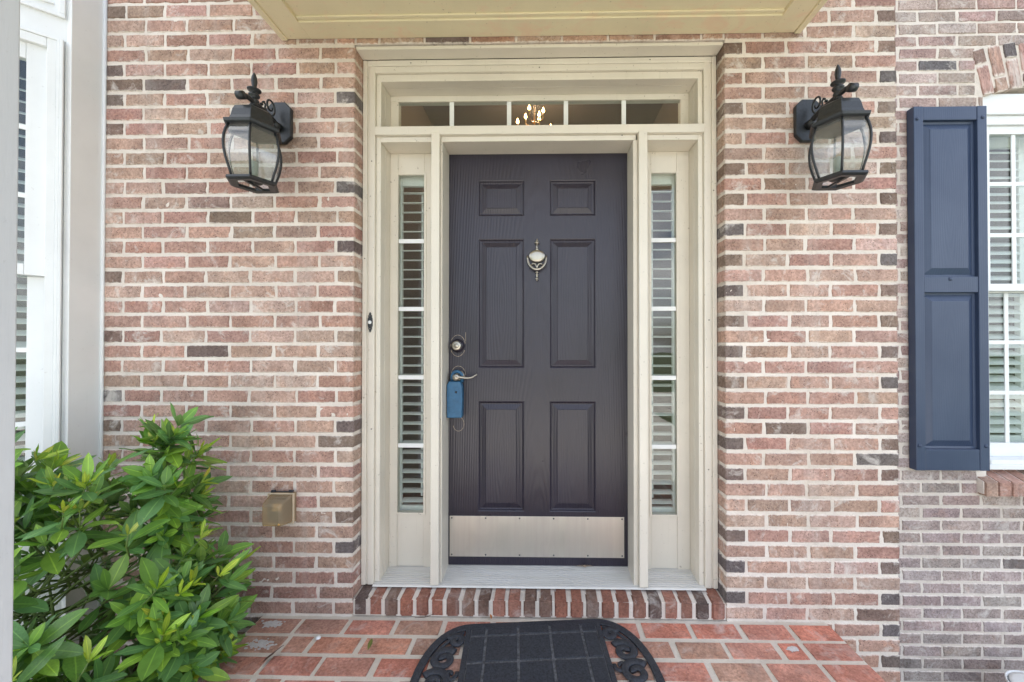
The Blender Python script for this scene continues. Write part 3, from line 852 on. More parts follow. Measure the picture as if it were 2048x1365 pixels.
# knocker
kn = MB()
KX, KY = -.008, DY - .012
kn.lathe([(.004, 0), (.0042, .004), (.0026, .006), (.0032, .010), (.011, .016), (.0125, .020), (.006, .023), (.008, .028), (.003, .033), (.0025, .038), (.0012, .041)], (KX, KY, 1.704), 14)
kn.lathe([(.010, 0), (.006, .007), (.0045, .016), (.0055, .022)], (KX, KY, 1.686), 14)
knk = kn.build('door_knocker', MT['nickel'], dr)
el = MB(); ne = 28
vs = []
for rr, yy in ((1.0, KY + .011), (1.0, KY - .004), (.93, KY - .0075), (.6, KY - .0095)):
    for q in range(ne):
        th = 2 * math.pi * q / ne; vs.append((KX + .0405 * rr * math.cos(th), yy, 1.656 + .031 * rr * math.sin(th)))
fs = [(a_ * ne + q, a_ * ne + (q + 1) % ne, (a_ + 1) * ne + (q + 1) % ne, (a_ + 1) * ne + q) for a_ in range(3) for q in range(ne)] + [tuple(range(3 * ne, 4 * ne))]
el.add(vs, fs, True).build('oval_plate', MT['nickel'], knk)
rg = MB()
pts = []
for q in range(21):
    th = math.pi * q / 20
    pts.append((KX - .0475 * math.cos(th), KY - .006 - .012 * math.sin(th), 1.657 - .070 * math.sin(th) ** .9))
rg.tube(pts, [.0042 + .0022 * math.sin(math.pi * q / 20) for q in range(21)], 10)
rg.build('ring', MT['nickel'], knk)
lf = MB()
lf.lathe([(.0085, 0), (.0095, .004), (.0045, .008), (.004, .018), (.0072, .022), (.0075, .025), (.003, .027), (.0035, .031), (.009, .034), (.0095, .038), (.004, .041)][::1], (KX, KY, 1.540), 12)
lf.lathe([(.0045, 0), (.0042, -.004), (.002, -.008)], (KX, KY, 1.540), 10)
lf.tube([(KX - .030, KY + .002, 1.612), (KX - .020, KY, 1.620), (KX - .008, KY - .002, 1.617), (KX, KY - .002, 1.600), (KX, KY - .002, 1.588)], .0042, 8)
lf.tube([(KX + .030, KY + .002, 1.612), (KX + .020, KY, 1.620), (KX + .008, KY - .002, 1.617), (KX, KY - .002, 1.6005), (KX, KY - .002, 1.5885)], .0042, 8)
lf.build('lower_bracket', MT['nickel'], knk)
# deadbolt
db = MB().lathe([(.035, 0), (.034, -.006), (.026, -.014), (.024, -.016)], (-.406, DY - .0003, 1.210), 28, 'y').build('deadbolt', MT['door'], dr)
MB().lathe([(.0235, 0), (.0235, -.016), (.021, -.019), (.013, -.0195)], (-.406, DY - .0165, 1.210), 28, 'y').build('lock_cylinder', MT['nickel'], db)
MB().lathe([(.0125, 0), (.0115, -.0015)], (-.406, DY - .0362, 1.210), 18, 'y').build('key_plug', MT['nickel'], db)
MB().box(-.4072, -.4048, DY - .0385, DY - .0372, 1.200, 1.209).build('keyhole', MT['rubber'], db)
MT['bare'] = plain('bare metal edge', (.42, .34, .26, 1), .5, .4)
def oval_mark(cx, cz, rx, rz, arcs, nm='paint_chip'):
    mb = MB()
    for a0, a1 in arcs:
        n_ = max(3, int((a1 - a0) / 10)); vs = []; fs = []
        for q in range(n_ + 1):
            th = R(a0 + (a1 - a0) * q / n_)
            w_ = .0009 * (1 + .4 * math.sin(q * 2.1))
            for e in (-w_, w_): vs.append((cx + (rx + e) * math.cos(th), DY - .0012, cz + (rz + e) * math.sin(th)))
        for q in range(n_): fs.append((2 * q, 2 * q + 1, 2 * q + 3, 2 * q + 2))
        mb.add(vs, fs)
    return mb.build(nm, MT['bare'], dr)
oval_mark(-.4055, 1.210, .0375, .0535, ((10, 150), (205, 335), (172, 186)))
oval_mark(-.4025, 1.058, .0375, .050, ((5, 165),))
oval_mark(-.4015, .818, .0275, .036, ((195, 480),))
MB().box(-.3672, -.3655, DY - .0012, DY - .0003, 1.232, 1.277).build('paint_chip', MT['bare'], dr)
# lever handle
lv = MB().lathe([(.0335, 0), (.0325, -.006), (.027, -.010), (.017, -.0115)], (-.403, DY - .0003, 1.056), 28, 'y').build('lever_handle', MT['nickel'], dr)
MB().lathe([(.0135, 0), (.0125, -.03), (.014, -.036), (.0165, -.046), (.0145, -.049)], (-.403, DY - .0115, 1.056), 20, 'y').build('spindle', MT['nickel'], lv)
pts = [(-.401 + .0062 * q, DY - .053 + .00004 * q * q, 1.0585 - .0085 * math.sin(q / 16 * math.pi * 1.25) * (q / 16) - .004 * q / 16 + (.010 * max(0, (q - 10) / 6) ** 2)) for q in range(17)]
MB().tube(pts, [.0095 - .0052 * (q / 16) for q in range(17)], 10, flat=.85).build('lever', MT['nickel'], lv)

# lock box hung on the lever
lb = thing('key_lock_box', 'blue key lock box hanging from the front door lever', 'lock box')
bm_ = MB()
pol = [(-.4475, .857), (-.3755, .857), (-.3745, .862), (-.372, .960), (-.374, 1.012), (-.384, 1.036), (-.4390, 1.036), (-.448, 1.016), (-.4490, .960)]
pol = [(x, z) for x, z in pol]
bm_.prism(pol, DY - .055, DY - .012, 'y').build('body', MT['lockblue'], lb, .009, 3)
MB().prism([(-.436, .885), (-.387, .885), (-.386, .99), (-.391, 1.005), (-.432, 1.005), (-.437, .99)], DY - .0565, DY - .0545, 'y').build('face_plate', MT['lockblue'], lb, .001)
MB().lathe([(.0058, 0), (.005, .001)], (-.4015, DY - .0580, .984), 16, 'y').build('key_port', MT['rubber'], lb)
MB().box(-.418, -.398, DY - .0569, DY - .0562, .919, .926).build('raised_mark', MT['lockblue'], lb)
MB().box(-.4215, -.4035, DY - .0568, DY - .0560, .931, .9335).build('raised_mark', MT['lockblue'], lb)
pts = [(-.426, DY - .028, 1.030), (-.428, DY - .028, 1.052)] + [(-.403 - .025 * math.cos(math.pi * q / 10), DY - .028, 1.056 + .026 * math.sin(math.pi * q / 10)) for q in range(11)] + [(-.378, DY - .028, 1.052), (-.379, DY - .028, 1.030)]
MB().tube(pts, .0085, 10).build('shackle', MT['lockblue'], lb)

# door bell
bell = thing('door_bell', 'small black door bell plate with round white button on the left casing', 'door bell')
hs = [(0, .0485), (.0045, .041), (.0040, .036), (.0075, .033), (.0085, .027), (.0070, .024), (.0105, .019), (.0115, 0)]
pol = [(x, z) for x, z in hs] + [(x, -z) for x, z in hs[-2::-1]]
pol = pol + [(-x, z) for x, z in pol[-2:0:-1]]
MB().prism([(-.7885 + x, 1.320 + z) for x, z in pol], YC - .0115, YC - .0045, 'y').build('back_plate', MT['blackiron'], bell, .0012)
MB().lathe([(.0085, 0), (.0085, -.002), (.0065, -.004), (.002, -.0046)], (-.7885, YC - .0117, 1.320), 18, 'y').build('button', MT['muntin'], bell)
for dz in (.030, -.030):
    MB().lathe([(.0022, 0), (.0014, -.0014)], (-.7885, YC - .0117, 1.320 + dz), 8, 'y').build('screw', MT['nickel'], bell)

# outlet cover
oc = thing('outlet_cover', 'smoky tan plastic bubble cover over the outdoor outlet', 'outlet cover')
MB().box(-1.197, -1.083, -.014, -.0025, .424, .556).build('back_plate', MT['amber'], oc, .005)
MB().box(-1.176, -1.102, -.056, -.0145, .445, .535).build('outlet_body', MT['outletgrey'], oc, .003)
MB().box(-1.150, -1.112, -.066, -.0565, .492, .526).build('plug', MT['tanplug'], oc, .003)
vs = []
prof = [(0, 0, -.0145), (.002, .003, -.030), (.006, .010, -.060), (.010, .020, -.082), (.020, .030, -.090)]
for ix, iz, yy in prof:
    vs += [(-1.194 + ix, yy, .428 + iz * .4), (-1.086 - ix, yy, .428 + iz * .4), (-1.086 - ix, yy, .552 - iz), (-1.194 + ix, yy, .552 - iz)]
fs = [(a_ * 4 + e, a_ * 4 + (e + 1) % 4, a_ * 4 + 4 + (e + 1) % 4, a_ * 4 + 4 + e) for a_ in range(4) for e in range(4)] + [(16, 17, 18, 19)]
MB().add(vs, fs).build('bubble_cover', MT['amber'], oc, .010, 3)
rim_ = MB().box(-1.1985, -1.194, -.030, -.020, .424, .556).box(-1.086, -1.0815, -.030, -.020, .424, .556).box(-1.1935, -1.0865, -.0295, -.0205, .552, .5565).box(-1.1935, -1.0865, -.0295, -.0205, .4235, .428)
rim_.build('lid_rim', MT['tanplug'], oc, .0015)
MB().lathe([(.0045, 0), (.0035, -.002)], (-1.104, -.0912, .448), 10, 'y').build('latch_dot', MT['brasslatch'], oc)
for x in (-1.180, -1.100): MB().tube([(x - .009, -.016, .562), (x + .009, -.016, .562)], .0052, 10).build('hinge', MT['rubber'], oc)
MB().tube([(-1.170, -.016, .560), (-1.110, -.016, .560)], .0022, 8).build('hinge_pin', MT['rubber'], oc)

# ------------------------------------------------------------------ lanterns
def hexring(mb, prof, c, phase=0.0, smooth=False): mb.lathe(prof, c, 6, 'z', phase, smooth)
def lantern(x, ya, dz, mirror, label):
    t = thing('wall_lantern', label, 'lantern', 'lanterns beside the front door')
    cx, cy = x, ya
    # wall plate: elongated octagon
    hw, hh, ch = .0565, .092, .028
    pol = [(-hw, -hh + ch), (-hw + ch, -hh), (hw - ch, -hh), (hw, -hh + ch), (hw, hh - ch), (hw - ch, hh), (-hw + ch, hh), (-hw, hh - ch)]
    pl = MB().prism([(cx + a_, 2.212 + dz + b_) for a_, b_ in pol], -.022, -.002, 'y')
    plo = pl.build('wall_plate', MT['blackiron'], t, .004)
    MB().lathe([(.020, 0), (.018, -.02), (.011, -.03)], (cx, -.0225, 2.188 + dz), 16, 'y').build('plate_boss', MT['blackiron'], plo)
    # arm with scrolled end
    arm = MB()
    zA = 2.212 + dz
    pts = [(cx, -.025, zA - .026), (cx, -.055, zA - .010), (cx, -.09, zA - .002), (cx, ya, zA), (cx, ya - .045, zA - .002), (cx, ya - .064, zA - .008)]
    arm.tube(pts, [.013, .011, .0095, .0095, .0095, .0095], 8)
    arm.tube([(cx - .013, ya - .070, zA - .016), (cx + .013, ya - .070, zA - .016)], .0155, 14)
    ao = arm.build('arm', MT['blackiron'], t)
    sc_ = MB(); pts = []
    for q in range(26):
        th = R(-60 + q * 17); rr = .030 * (1 - q / 40)
        pts.append((cx, -.072 + rr * math.cos(th) * 1.0, zA + .040 + rr * 1.15 * math.sin(th)))
    sc_.tube(pts, .0042, 7)
    sc_.tube([(cx, -.095, zA + .004), (cx, -.104, zA + .016), (cx, -.101, zA + .030), (cx, -.110, zA + .038), (cx, -.118, zA + .030)], .004, 7)
    sc_.lathe([(.002, -.006), (.0065, -.003), (.0072, 0), (.0065, .003), (.002, .006)], (cx, -.124, zA + .018), 10)
    sc_.build('scroll', MT['blackiron'], ao)
    # finial
    fi = MB().lathe([(.018, -.022), (.014, -.012), (.010, -.008), (.016, -.002), (.018, .004), (.012, .010), (.010, .016), (.019, .020), (.021, .026), (.014, .032), (.010, .036), (.011, .040), (.024, .044), (.0255, .048), (.012, .052), (.0075, .057), (.009, .066), (.0115, .082), (.010, .098), (.005, .113), (.001, .120)], (cx, cy, 2.215 + dz), 16)
    fi.build('finial', MT['blackiron'], t)
    # roof: hexagonal ogee with a lip; front face of the hexagon looks out from the wall
    ph = R(0)
    rf = MB(); hexring(rf, [(.094, -.016), (.103, -.012), (.106, 0), (.100, .001), (.088, .006), (.081, .022), (.075, .050), (.068, .066), (.056, .074), (.028, .078), (.014, .092)], (cx, cy, 2.098 + dz), ph)
    rf.build('roof', MT['blackiron'], t, .0015)
    # glass cage: bowed panes between bowed ribs
    prof = []
    N = 9
    zt, zb = 2.084 + dz, 1.880 + dz
    for q in range(N):
        u = q / (N - 1)
        prof.append((.087 + .022 * math.sin(math.pi * min(1, u * 1.02) ** .85) - .012 * u, zt + (zb - zt) * u))
    for e in range(6):
        a0, a1 = R(60 * e), R(60 * e + 60)
        vs, fs = [], []
        for rr, z in prof:
            r2 = rr - .003
            p0 = Vector((cx + r2 * math.cos(a0), cy + r2 * math.sin(a0), z)); p1 = Vector((cx + r2 * math.cos(a1), cy + r2 * math.sin(a1), z))
            vs += [p0.lerp(p1, .03), p0.lerp(p1, .97)]
        for q in range(N - 1): fs.append((2 * q, 2 * q + 1, 2 * q + 3, 2 * q + 2))
        MB().add(vs, fs, True).build('glass_pane', MT['lampglass'], t)
        MB().tube([(cx + rr * math.cos(a0), cy + rr * math.sin(a0), z) for rr, z in prof], .0048, 6).build('rib', MT['blackiron'], t)
    # bottom ring: open hexagonal frame with a bar across
    ring = MB()
    for r0, r1, z0, z1 in ((.060, .094, 1.864, 1.880),):
        vs, fs = [], []
        for rr, zz in ((r1, z1 + dz), (r1 + .002, z0 + dz + .006), (r1 - .010, z0 + dz), (r0, z0 + dz + .002), (r0, z1 + dz - .003)):
            for e in range(6): vs.append((cx + rr * math.cos(R(60 * e)), cy + rr * math.sin(R(60 * e)), zz))
        for a_ in range(5):
            for e in range(6): fs.append((a_ * 6 + e, a_ * 6 + (e + 1) % 6, ((a_ + 1) % 5) * 6 + (e + 1) % 6, ((a_ + 1) % 5) * 6 + e))
        ring.add(vs, fs)
    ring.build('bottom_ring', MT['blackiron'], t, .001)
    cb = MB().box(cx - .005, cx + .005, cy - .080, cy + .080, 1.868 + dz, 1.875 + dz)
    cb.lathe([(.034, .010), (.030, .004), (.012, -.002), (.006, -.008)], (cx, cy, 1.876 + dz), 16)
    cb.build('socket_plate', MT['blackiron'], t)
    so = MB().lathe([(.016, 0), (.016, .075), (.014, .078)], (cx, cy, 1.887 + dz), 16).build('lamp_socket', MT['socket'], t)
    MB().lathe([(.010, 0), (.015, .012), (.018, .030), (.015, .052), (.007, .072), (.002, .082)], (cx, cy, 1.9655 + dz), 14).build('bulb', MT['bulbglass'], t)
    return t
lantern(-1.165, -.165, 0.0, 1, 'black wall lantern with bowed glass on the brick left of the door')
lantern(1.186, -.188, -.012, -1, 'black wall lantern with bowed glass on the brick pier right of the door')

# ------------------------------------------------------------------ navy shutter
sh = thing('window_shutter', 'tall navy blue raised panel shutter beside the right window', 'shutter')
SX0, SX1, SZ0, SZ1, SY = 2.006, 2.390, .547, 2.492, YR - .045
st = .050
for a_, b_ in ((SX0, SX0 + st), (SX1 - st, SX1)):
    boxpart('stile', 'navy', sh, (a_, b_, SY, YR - .003, SZ0, SZ1), .003)
for a_, b_ in ((SZ0, .660), (1.494, 1.580), (2.418, SZ1)):
    boxpart('rail', 'navy', sh, (SX0 + st + .0005, SX1 - st - .0005, SY + .002, YR - .004, a_ + .0005, b_ - .0005), .003)
for z0, z1 in ((.660, 1.494), (1.580, 2.418)):
    x0, x1 = SX0 + st, SX1 - st
    xm, zm = (x0 + x1) / 2, (z0 + z1) / 2
    prof = [(0, .020), (.012, .0225), (.0125, .024), (.042, .0115), (.044, .0095), (.047, .009)]
    vs, fs = [], []
    for ins, yy in prof:
        vs += [(x0 - xm + ins, yy, z0 - zm + ins), (x1 - xm - ins, yy, z0 - zm + ins), (x1 - xm - ins, yy, z1 - zm - ins), (x0 - xm + ins, yy, z1 - zm - ins)]
    for q in range(len(prof) - 1):
        for e in range(4): fs.append((q * 4 + e, q * 4 + (e + 1) % 4, (q + 1) * 4 + (e + 1) % 4, (q + 1) * 4 + e))
    q = (len(prof) - 1) * 4; fs.append((q, q + 1, q + 2, q + 3))
    o = MB().add(vs, fs).build('panel', MT['navy'], sh); o.location = (xm, SY, zm)
for x, z in ((SX0 + .017, 2.425), (SX1 - .022, 2.43), (SX0 + .017, .680), (SX1 - .020, .678), ((SX0 + SX1) / 2 - .005, 1.566)):
    MB().lathe([(.0095, 0), (.0088, -.003), (.005, -.0058), (.001, -.0065)], (x, SY - .0003 if x < 2.05 or x > 2.34 else SY + .0017, z), 14, 'y').build('screw_cap', MT['navy'], sh)

# ------------------------------------------------------------------ right window
wi = thing('window', 'white framed window with muntins beside the navy shutter', 'window')
YW = YR + .07
boxpart('head_trim', 'white', wi, (WX0 + .001, WX1 - .001, YR + .022, YR + .24, 2.485, 2.598), .003)
boxpart('head_stop', 'white', wi, (WX0 + .03, WX1 - .03, YR + .036, YR + .24, 2.435, 2.4845), .003)
for s, xa in ((1, WX0), (-1, WX1)):
    boxpart('jamb', 'white', wi, tuple(sorted((xa + s * .001, xa + s * .045))) + (YR + .024, YR + .24, .538, 2.4845), .003)
boxpart('sill', 'white', wi, (WX0 + .0455, WX1 - .0455, YR + .020, YR + .24, .537, .586), .004)
boxpart('sill_nose', 'white', wi, (WX0 + .001, WX1 - .001, YR + .006, YR + .0195, .537, .565), .004)
GX0, GX1 = WX0 + .085, WX1 - .085
def sash(z0, z1, y, zm):
    sa = boxpart('sash', 'white', wi, (WX0 + .0455, GX0, y, y + .035, z0, z1), .002)
    MB().box(GX1, WX1 - .0455, y, y + .035, z0, z1).build('stile', MT['white'], sa, .002)
    MB().box(GX0 + .0003, GX1 - .0003, y + .0005, y + .035, z1 - .045, z1).build('rail', MT['white'], sa, .002)
    MB().box(GX0 + .0003, GX1 - .0003, y + .0005, y + .035, z0, z0 + (.075 if z0 < 1 else .04)).build('rail', MT['white'], sa, .002)
    za, zb_ = z0 + (.075 if z0 < 1 else .04), z1 - .045
    xs = [GX0, 2.663, 2.663 + .2316, GX1] if False else [GX0, 2.652, 2.652 + .242, 2.652 + .484, GX1]
    xs = [x for x in xs if x <= GX1 + 1e-6]
    zz = [za] + zm + [zb_]
    for i in range(len(xs) - 1):
        for j in range(len(zz) - 1):
            if xs[i + 1] - xs[i] < .02: continue
            MB().box(xs[i] + .0005, xs[i + 1] - .0005, y + .016, y + .019, zz[j] + .0005, zz[j + 1] - .0005).build('pane', MT['glass'], sa)
    for x in xs[1:-1]: MB().box(x - .011, x + .011, y + .009, y + .0155, za, zb_).build('muntin', MT['muntin'], sa, .001)
    for z in zm: MB().box(GX0, GX1, y + .0095, y + .0152, z - .011, z + .011).build('muntin', MT['muntin'], sa, .001)
sash(1.515, 2.4345, YW - .02, [1.828, 2.115])
sash(.5865, 1.553, YW + .02, [.944, 1.2296])
# interior shutters
bl = thing('window_blind', 'white plantation shutter louvres inside the right window', 'blind')
me = MB().prism([(-.031, -.0018), (0, -.0055), (.031, -.0018), (.031, .0018), (0, .0055), (-.031, .0018)], 0, .215, 'x').mesh('slat'); me.materials.append(MT['blind'])
for x0 in (2.605, 2.935):
    for a_, b_ in ((x0 - .03, x0 - .001), (x0 + .216, x0 + (.30 if x0 < 2.7 else .24))):
        boxpart('stile', 'blind', bl, (a_, min(b_, 3.30), YW + .105, YW + .135, .60, 2.46), .002)
    boxpart('rail', 'blind', bl, (x0, x0 + .215, YW + .106, YW + .134, .60, .685), .002)
    boxpart('rail', 'blind', bl, (x0, x0 + .215, YW + .106, YW + .134, 2.38, 2.46), .002)
    z = .72
    while z < 2.37:
        o = bpy.data.objects.new('slat', me); COL.objects.link(o); o.parent = bl; o.location = (x0, YW + .12, z); o.rotation_euler = (R(33 + rnd.uniform(-2, 2)), 0, 0); z += .0495

# ------------------------------------------------------------------ bay window at the left
bay = thing('bay_window', 'white painted bay window with angled side at the far left', 'bay window')
MB().box(-2.10, -1.985, -.125, -.001, GZ - .02, 3.1).build('return_panel', MT['white'], bay, .002)
MB().tube([(-1.981, -.004, GZ), (-1.981, -.004, 3.1)], .007, 8).build('caulk_bead', MT['white'], bay)
MB().box(-4.6, -2.72, -.76, -.66, GZ - .02, 3.1).build('front_panel', MT['white'], bay, .002)
MB().prism([(-4.6, -.78), (-2.70, -.78), (-1.97, -.13), (-1.97, -.002), (-4.6, -.002)], 3.1005, 3.2, 'z').build('bay_roof', MT['white'], bay, .003)
B0 = Vector((-1.985, -.125, 0)); BD = Vector((-.75, -.661, 0)).normalized(); BN = Vector((.661, -.75, 0)).normalized()
Mb = Matrix((Vector((BD.x, -BN.x, 0)), Vector((BD.y, -BN.y, 0)), Vector((0, 0, 1)))).to_4x4(); Mb.translation = B0
def bp(name, m, s0, s1, d0, d1, z0, z1, bv=.002, parent=None):
    """s runs along the angled side away from the wall, d inward from its face"""
    o = MB().box(s0, s1, d0, d1, z0, z1).build(name, MT[m], None, bv)
    o.data.transform(Mb); o.parent = parent or bay
    return o
bp('side_panel', 'white', .003, .95, .012, .08, 2.500, 3.1)
bp('side_panel', 'white', .003, .95, .012, .08, GZ - .02, .46)
bp('side_panel', 'white', .003, .020, .012, .08, .4605, 2.4995)
bp('panel_mould', 'white', .018, .95, .000, .0115, 2.595, 2.612)
bp('panel_mould', 'white', .018, .034, .000, .0115, 2.6125, 3.1)
bp('panel_mould', 'white', .050, .95, .003, .0115, 2.640, 2.648)
bp('casing', 'white', .0205, .030, -.008, .0115, .4605, 2.499)
bp('casing', 'white', .0305, .040, -.004, .0115, .4605, 2.494)
bp('casing', 'white', .0405, .066, .000, .06, .4605, 2.489)
bp('casing', 'white', .0665, .90, .0005, .06, 2.452, 2.488)
bp('casing', 'white', .0305, .90, -.0035, .0110, 2.4885, 2.4985)
bp('window_sill', 'white', .0665, .90, -.010, .06, .4605, .505)
bs = bp('upper_sash', 'white', .067, .122, .018, .05, 1.500, 2.4515)
bp('rail', 'white', .1225, .84, .0185, .05, 2.385, 2.4515, parent=bs)
bp('rail', 'white', .1225, .84, .0185, .05, 1.500, 1.545, parent=bs)
lsd = bp('lower_sash', 'white', .067, .1215, .052, .085, .506, 1.4995)
bp('rail', 'white', .122, .84, .0525, .085, .506, .58, parent=lsd)
for z0, z1, y, pr_ in ((1.5455, 2.3845, .032, bs), (.5805, 1.4995, .067, lsd)):
    zs = [z0, z0 + (z1 - z0) / 3, z0 + 2 * (z1 - z0) / 3, z1]
    for i in range(3): bp('pane', 'glass', .1225, .84, y, y + .003, zs[i] + .0005, zs[i + 1] - .0005, 0, pr_)
    for z in zs[1:3]: bp('muntin', 'muntin', .1225, .84, y - .006, y - .0005, z - .010, z + .010, .001, pr_)
bb = thing('window_blind', 'white slatted blind inside the left bay window', 'blind')
for i in range(38):
    o = MB().prism([(-.024, -.0015), (.024, -.0015), (.024, .0015), (-.024, .0015)], .10, .80, 'x').build('slat', MT['blind'])
    o.data.transform(Matrix.Translation((0, .125, .53 + i * .049)) @ Matrix.Rotation(R(28), 4, 'X')); o.data.transform(Mb); o.parent = bb
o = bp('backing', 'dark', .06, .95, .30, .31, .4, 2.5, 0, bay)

# ------------------------------------------------------------------ door mat
mat_ = thing('door_mat', 'black rubber scroll door mat lying slightly askew on the porch', 'door mat', None, (.004, -.338, .0035))
mat_.rotation_euler = (0, 0, R(4.4))
def mat_outline(off=0.0):
    pts = []
    hx, hy, ex = .262, .305 - off, .195 - off
    for s_ in (1, -1):
        for q in range(25):
            th = s_ * (-math.pi / 2 + math.pi * q / 24) if s_ == 1 else math.pi / 2 + math.pi * q / 24
            cs, sn = math.cos(th), math.sin(th)
            pts.append((s_ * hx + ex * math.copysign(abs(cs) ** .92, cs), hy * math.copysign(abs(sn) ** .92, sn)))
    return pts
o1, o2 = mat_outline(0), mat_outline(.030)
n = len(o1)
vs = [(x, y, 0) for x, y in o1] + [(x, y, .009) for x, y in o1] + [(x, y, .009) for x, y in o2] + [(x, y, 0) for x, y in o2]
fs = [(a_ * n + i, a_ * n + (i + 1) % n, ((a_ + 1) % 4) * n + (i + 1) % n, ((a_ + 1) % 4) * n + i) for a_ in range(4) for i in range(n)]
MB().add(vs, fs).build('rim', MT['rubber'], mat_, .002)
MB().box(-.272, .272, -.2845, .2845, .0005, .0055).build('centre_pad', MT['rubberdust'], mat_)
for s in (-1, 1): MB().box(*sorted((s * .2655, s * .286)), -.2845, .2845, .0003, .0088).build('side_band', MT['rubber'], mat_, .002)
cols = [(-.262, -.205), (-.195, -.072), (-.062, .062), (.072, .195), (.205, .262)]
rows = [(.277, .238), (.228, .105), (.095, -.028), (-.038, -.161), (-.171, -.238)]
for xa, xb in cols:
    for ya_, yb_ in rows:
        MB().box(xa, xb, yb_, ya_, .0015, .0092).build('tile', MT['rubber'], mat_, .0025)
def scroll(s, cx_, cy_, r0, turns, start, dirn, w=.0165):
    pts = []
    nn = int(turns * 18)
    for q in range(nn + 1):
        u = q / nn; th = start + dirn * turns * 2 * math.pi * u; rr = r0 * (1 - .80 * u)
        pts.append((s * (cx_ + rr * math.cos(th)), cy_ + rr * math.sin(th), .0045))
    MB().tube(pts, [w * (1 - .25 * q / nn) for q in range(nn + 1)], 8, flat=.45).build('scroll', MT['rubber'], mat_)
for s in (-1, 1):
    scroll(s, .318, .218, .030, 1.3, 0.2, 1)
    scroll(s, .352, .128, .048, 1.4, 2.4, -1)
    scroll(s, .332, .180, .022, .7, 4.0, 1, .008)
    scroll(s, .368, .028, .052, 1.4, .6, 1)
    scroll(s, .320, .060, .028, 1.1, 2.9, 1, .009)
    scroll(s, .362, -.082, .050, 1.4, 3.6, -1)
    scroll(s, .318, -.030, .026, 1.0, 1.0, -1, .009)
    scroll(s, .326, -.180, .040, 1.3, .9, 1)
    scroll(s, .312, -.245, .022, 1.0, .9, -1, .008)
    MB().tube([(s * .292, .262, .0045), (s * .325, .248, .0045), (s * .36, .205, .0045), (s * .39, .16, .0045)], .008, 8, flat=.5).build('scroll', MT['rubber'], mat_)

# ------------------------------------------------------------------ chandelier inside
MT['flame'] = emit_mat('lit candle bulb', (1.0, .56, .20, 1), 11.0)
MT['brass'] = plain('aged brass', (.45, .26, .10, 1), .35, .9)
MT['candle'] = plain('ivory candle sleeve', (.5, .36, .2, 1), .5)
ch = thing('chandelier', 'lit candle chandelier seen through the middle transom pane', 'chandelier', None, (-.12, 4.3, 4.55))
MB().lathe([(.004, 0), (.02, .03), (.012, .08), (.03, .14), (.012, .2), (.010, .95)], (0, 0, -.15), 12).build('stem', MT['brass'], ch)
for i in range(8):
    a_ = R(45 * i + 17); tier = i % 2
    rr = .27 if tier == 0 else .16; zz = .02 + .17 * tier
    cx_, sy_ = math.cos(a_), math.sin(a_)
    arm = MB().tube([(0, 0, zz - .02), (cx_ * rr * .5, sy_ * rr * .5, zz - .06), (cx_ * rr * .9, sy_ * rr * .9, zz - .03), (cx_ * rr, sy_ * rr, zz)], .006, 6).build('arm', MT['brass'], ch)
    MB().lathe([(.012, 0), (.012, .075)], (cx_ * rr, sy_ * rr, zz + .002), 8).build('candle_sleeve', MT['candle'], arm)
    MB().lathe([(.009, 0), (.022, .016), (.021, .034), (.010, .058), (.001, .085)], (cx_ * rr, sy_ * rr, zz + .078), 8).build('bulb', MT['flame'], arm)
ld = bpy.data.lights.new('chandelier_light', 'POINT'); ld.energy = 24; ld.color = (1, .72, .45); ld.shadow_soft_size = .12
lo = bpy.data.objects.new('chandelier_light', ld); COL.objects.link(lo); lo.parent = ch; lo.location = (0, .25, .55)

# ------------------------------------------------------------------ shrub
sb_ = thing('evergreen_shrub', 'leafy evergreen shrub with yellow green new tips beside the porch', 'shrub', None, (-1.62, -.40, GZ))
SO = Vector((-1.62, -.40, GZ))
def leaf_mb(seed, L=1.0, W=.30):
    r = random.Random(seed); bend = r.uniform(-.10, .30); fold = r.uniform(.08, .22); tw = r.uniform(-.15, .15); wav = r.uniform(0, .03)
    prof = [(0, .03), (.10, .20), (.28, .72), (.50, 1.0), (.72, .86), (.88, .48), (1.0, .02)]
    vs, uv = [], []
    for i, (u, w_) in enumerate(prof):
        z = -bend * u * u
        for q in (-1, 0, 1):
            a_ = tw * u
            x = q * w_ * W / 2
            zz = z + abs(q) * fold * w_ * W / 2 + (wav * math.sin(u * 9 + q) if q else 0)
            vs.append((x * math.cos(a_), u * L, zz + x * math.sin(a_))); uv.append(((q + 1) / 2, u))
    fs = []
    for i in range(len(prof) - 1):
        for q in (0, 1):
            a_ = i * 3 + q; fs.append((a_, a_ + 1, a_ + 4, a_ + 3))
    return vs, fs, uv
LEAVES = [leaf_mb(600 + i, 1.0, .27 + .05 * (i % 4)) for i in range(10)] + [leaf_mb(640 + i, 1.0, .19 + .03 * i) for i in range(4)]
LM = []
for vs, fs, uv in LEAVES:
    me = bpy.data.meshes.new('leaf'); me.from_pydata(vs, [], fs); me.update()
    ul = me.uv_layers.new(name='UVMap')
    for lp in me.loops: ul.data[lp.index].uv = uv[lp.vertex_index]
    for p_ in me.polygons: p_.use_smooth = True
    me.materials.append(MT['leaf']); LM.append(me)
leaves = []   # (matrix, mesh index, colour, key)
stems = MB()
lr = random.Random(21)
ELL = [((-1.64, -.37, .16), (.48, .31, .64)), ((-1.435, -.26, .64), (.12, .12, .27)), ((-1.80, -.47, .70), (.13, .16, .22)), ((-1.28, -.30, .22), (.13, .18, .27)), ((-1.52, -.62, -.05), (.34, .22, .42))]
def inside(p, skip=None, m=1.0):
    for i, (c, r_) in enumerate(ELL):
        if i == skip: continue
        if sum(((p[q] - c[q]) / (r_[q] * m)) ** 2 for q in range(3)) < 1: return True
    return False
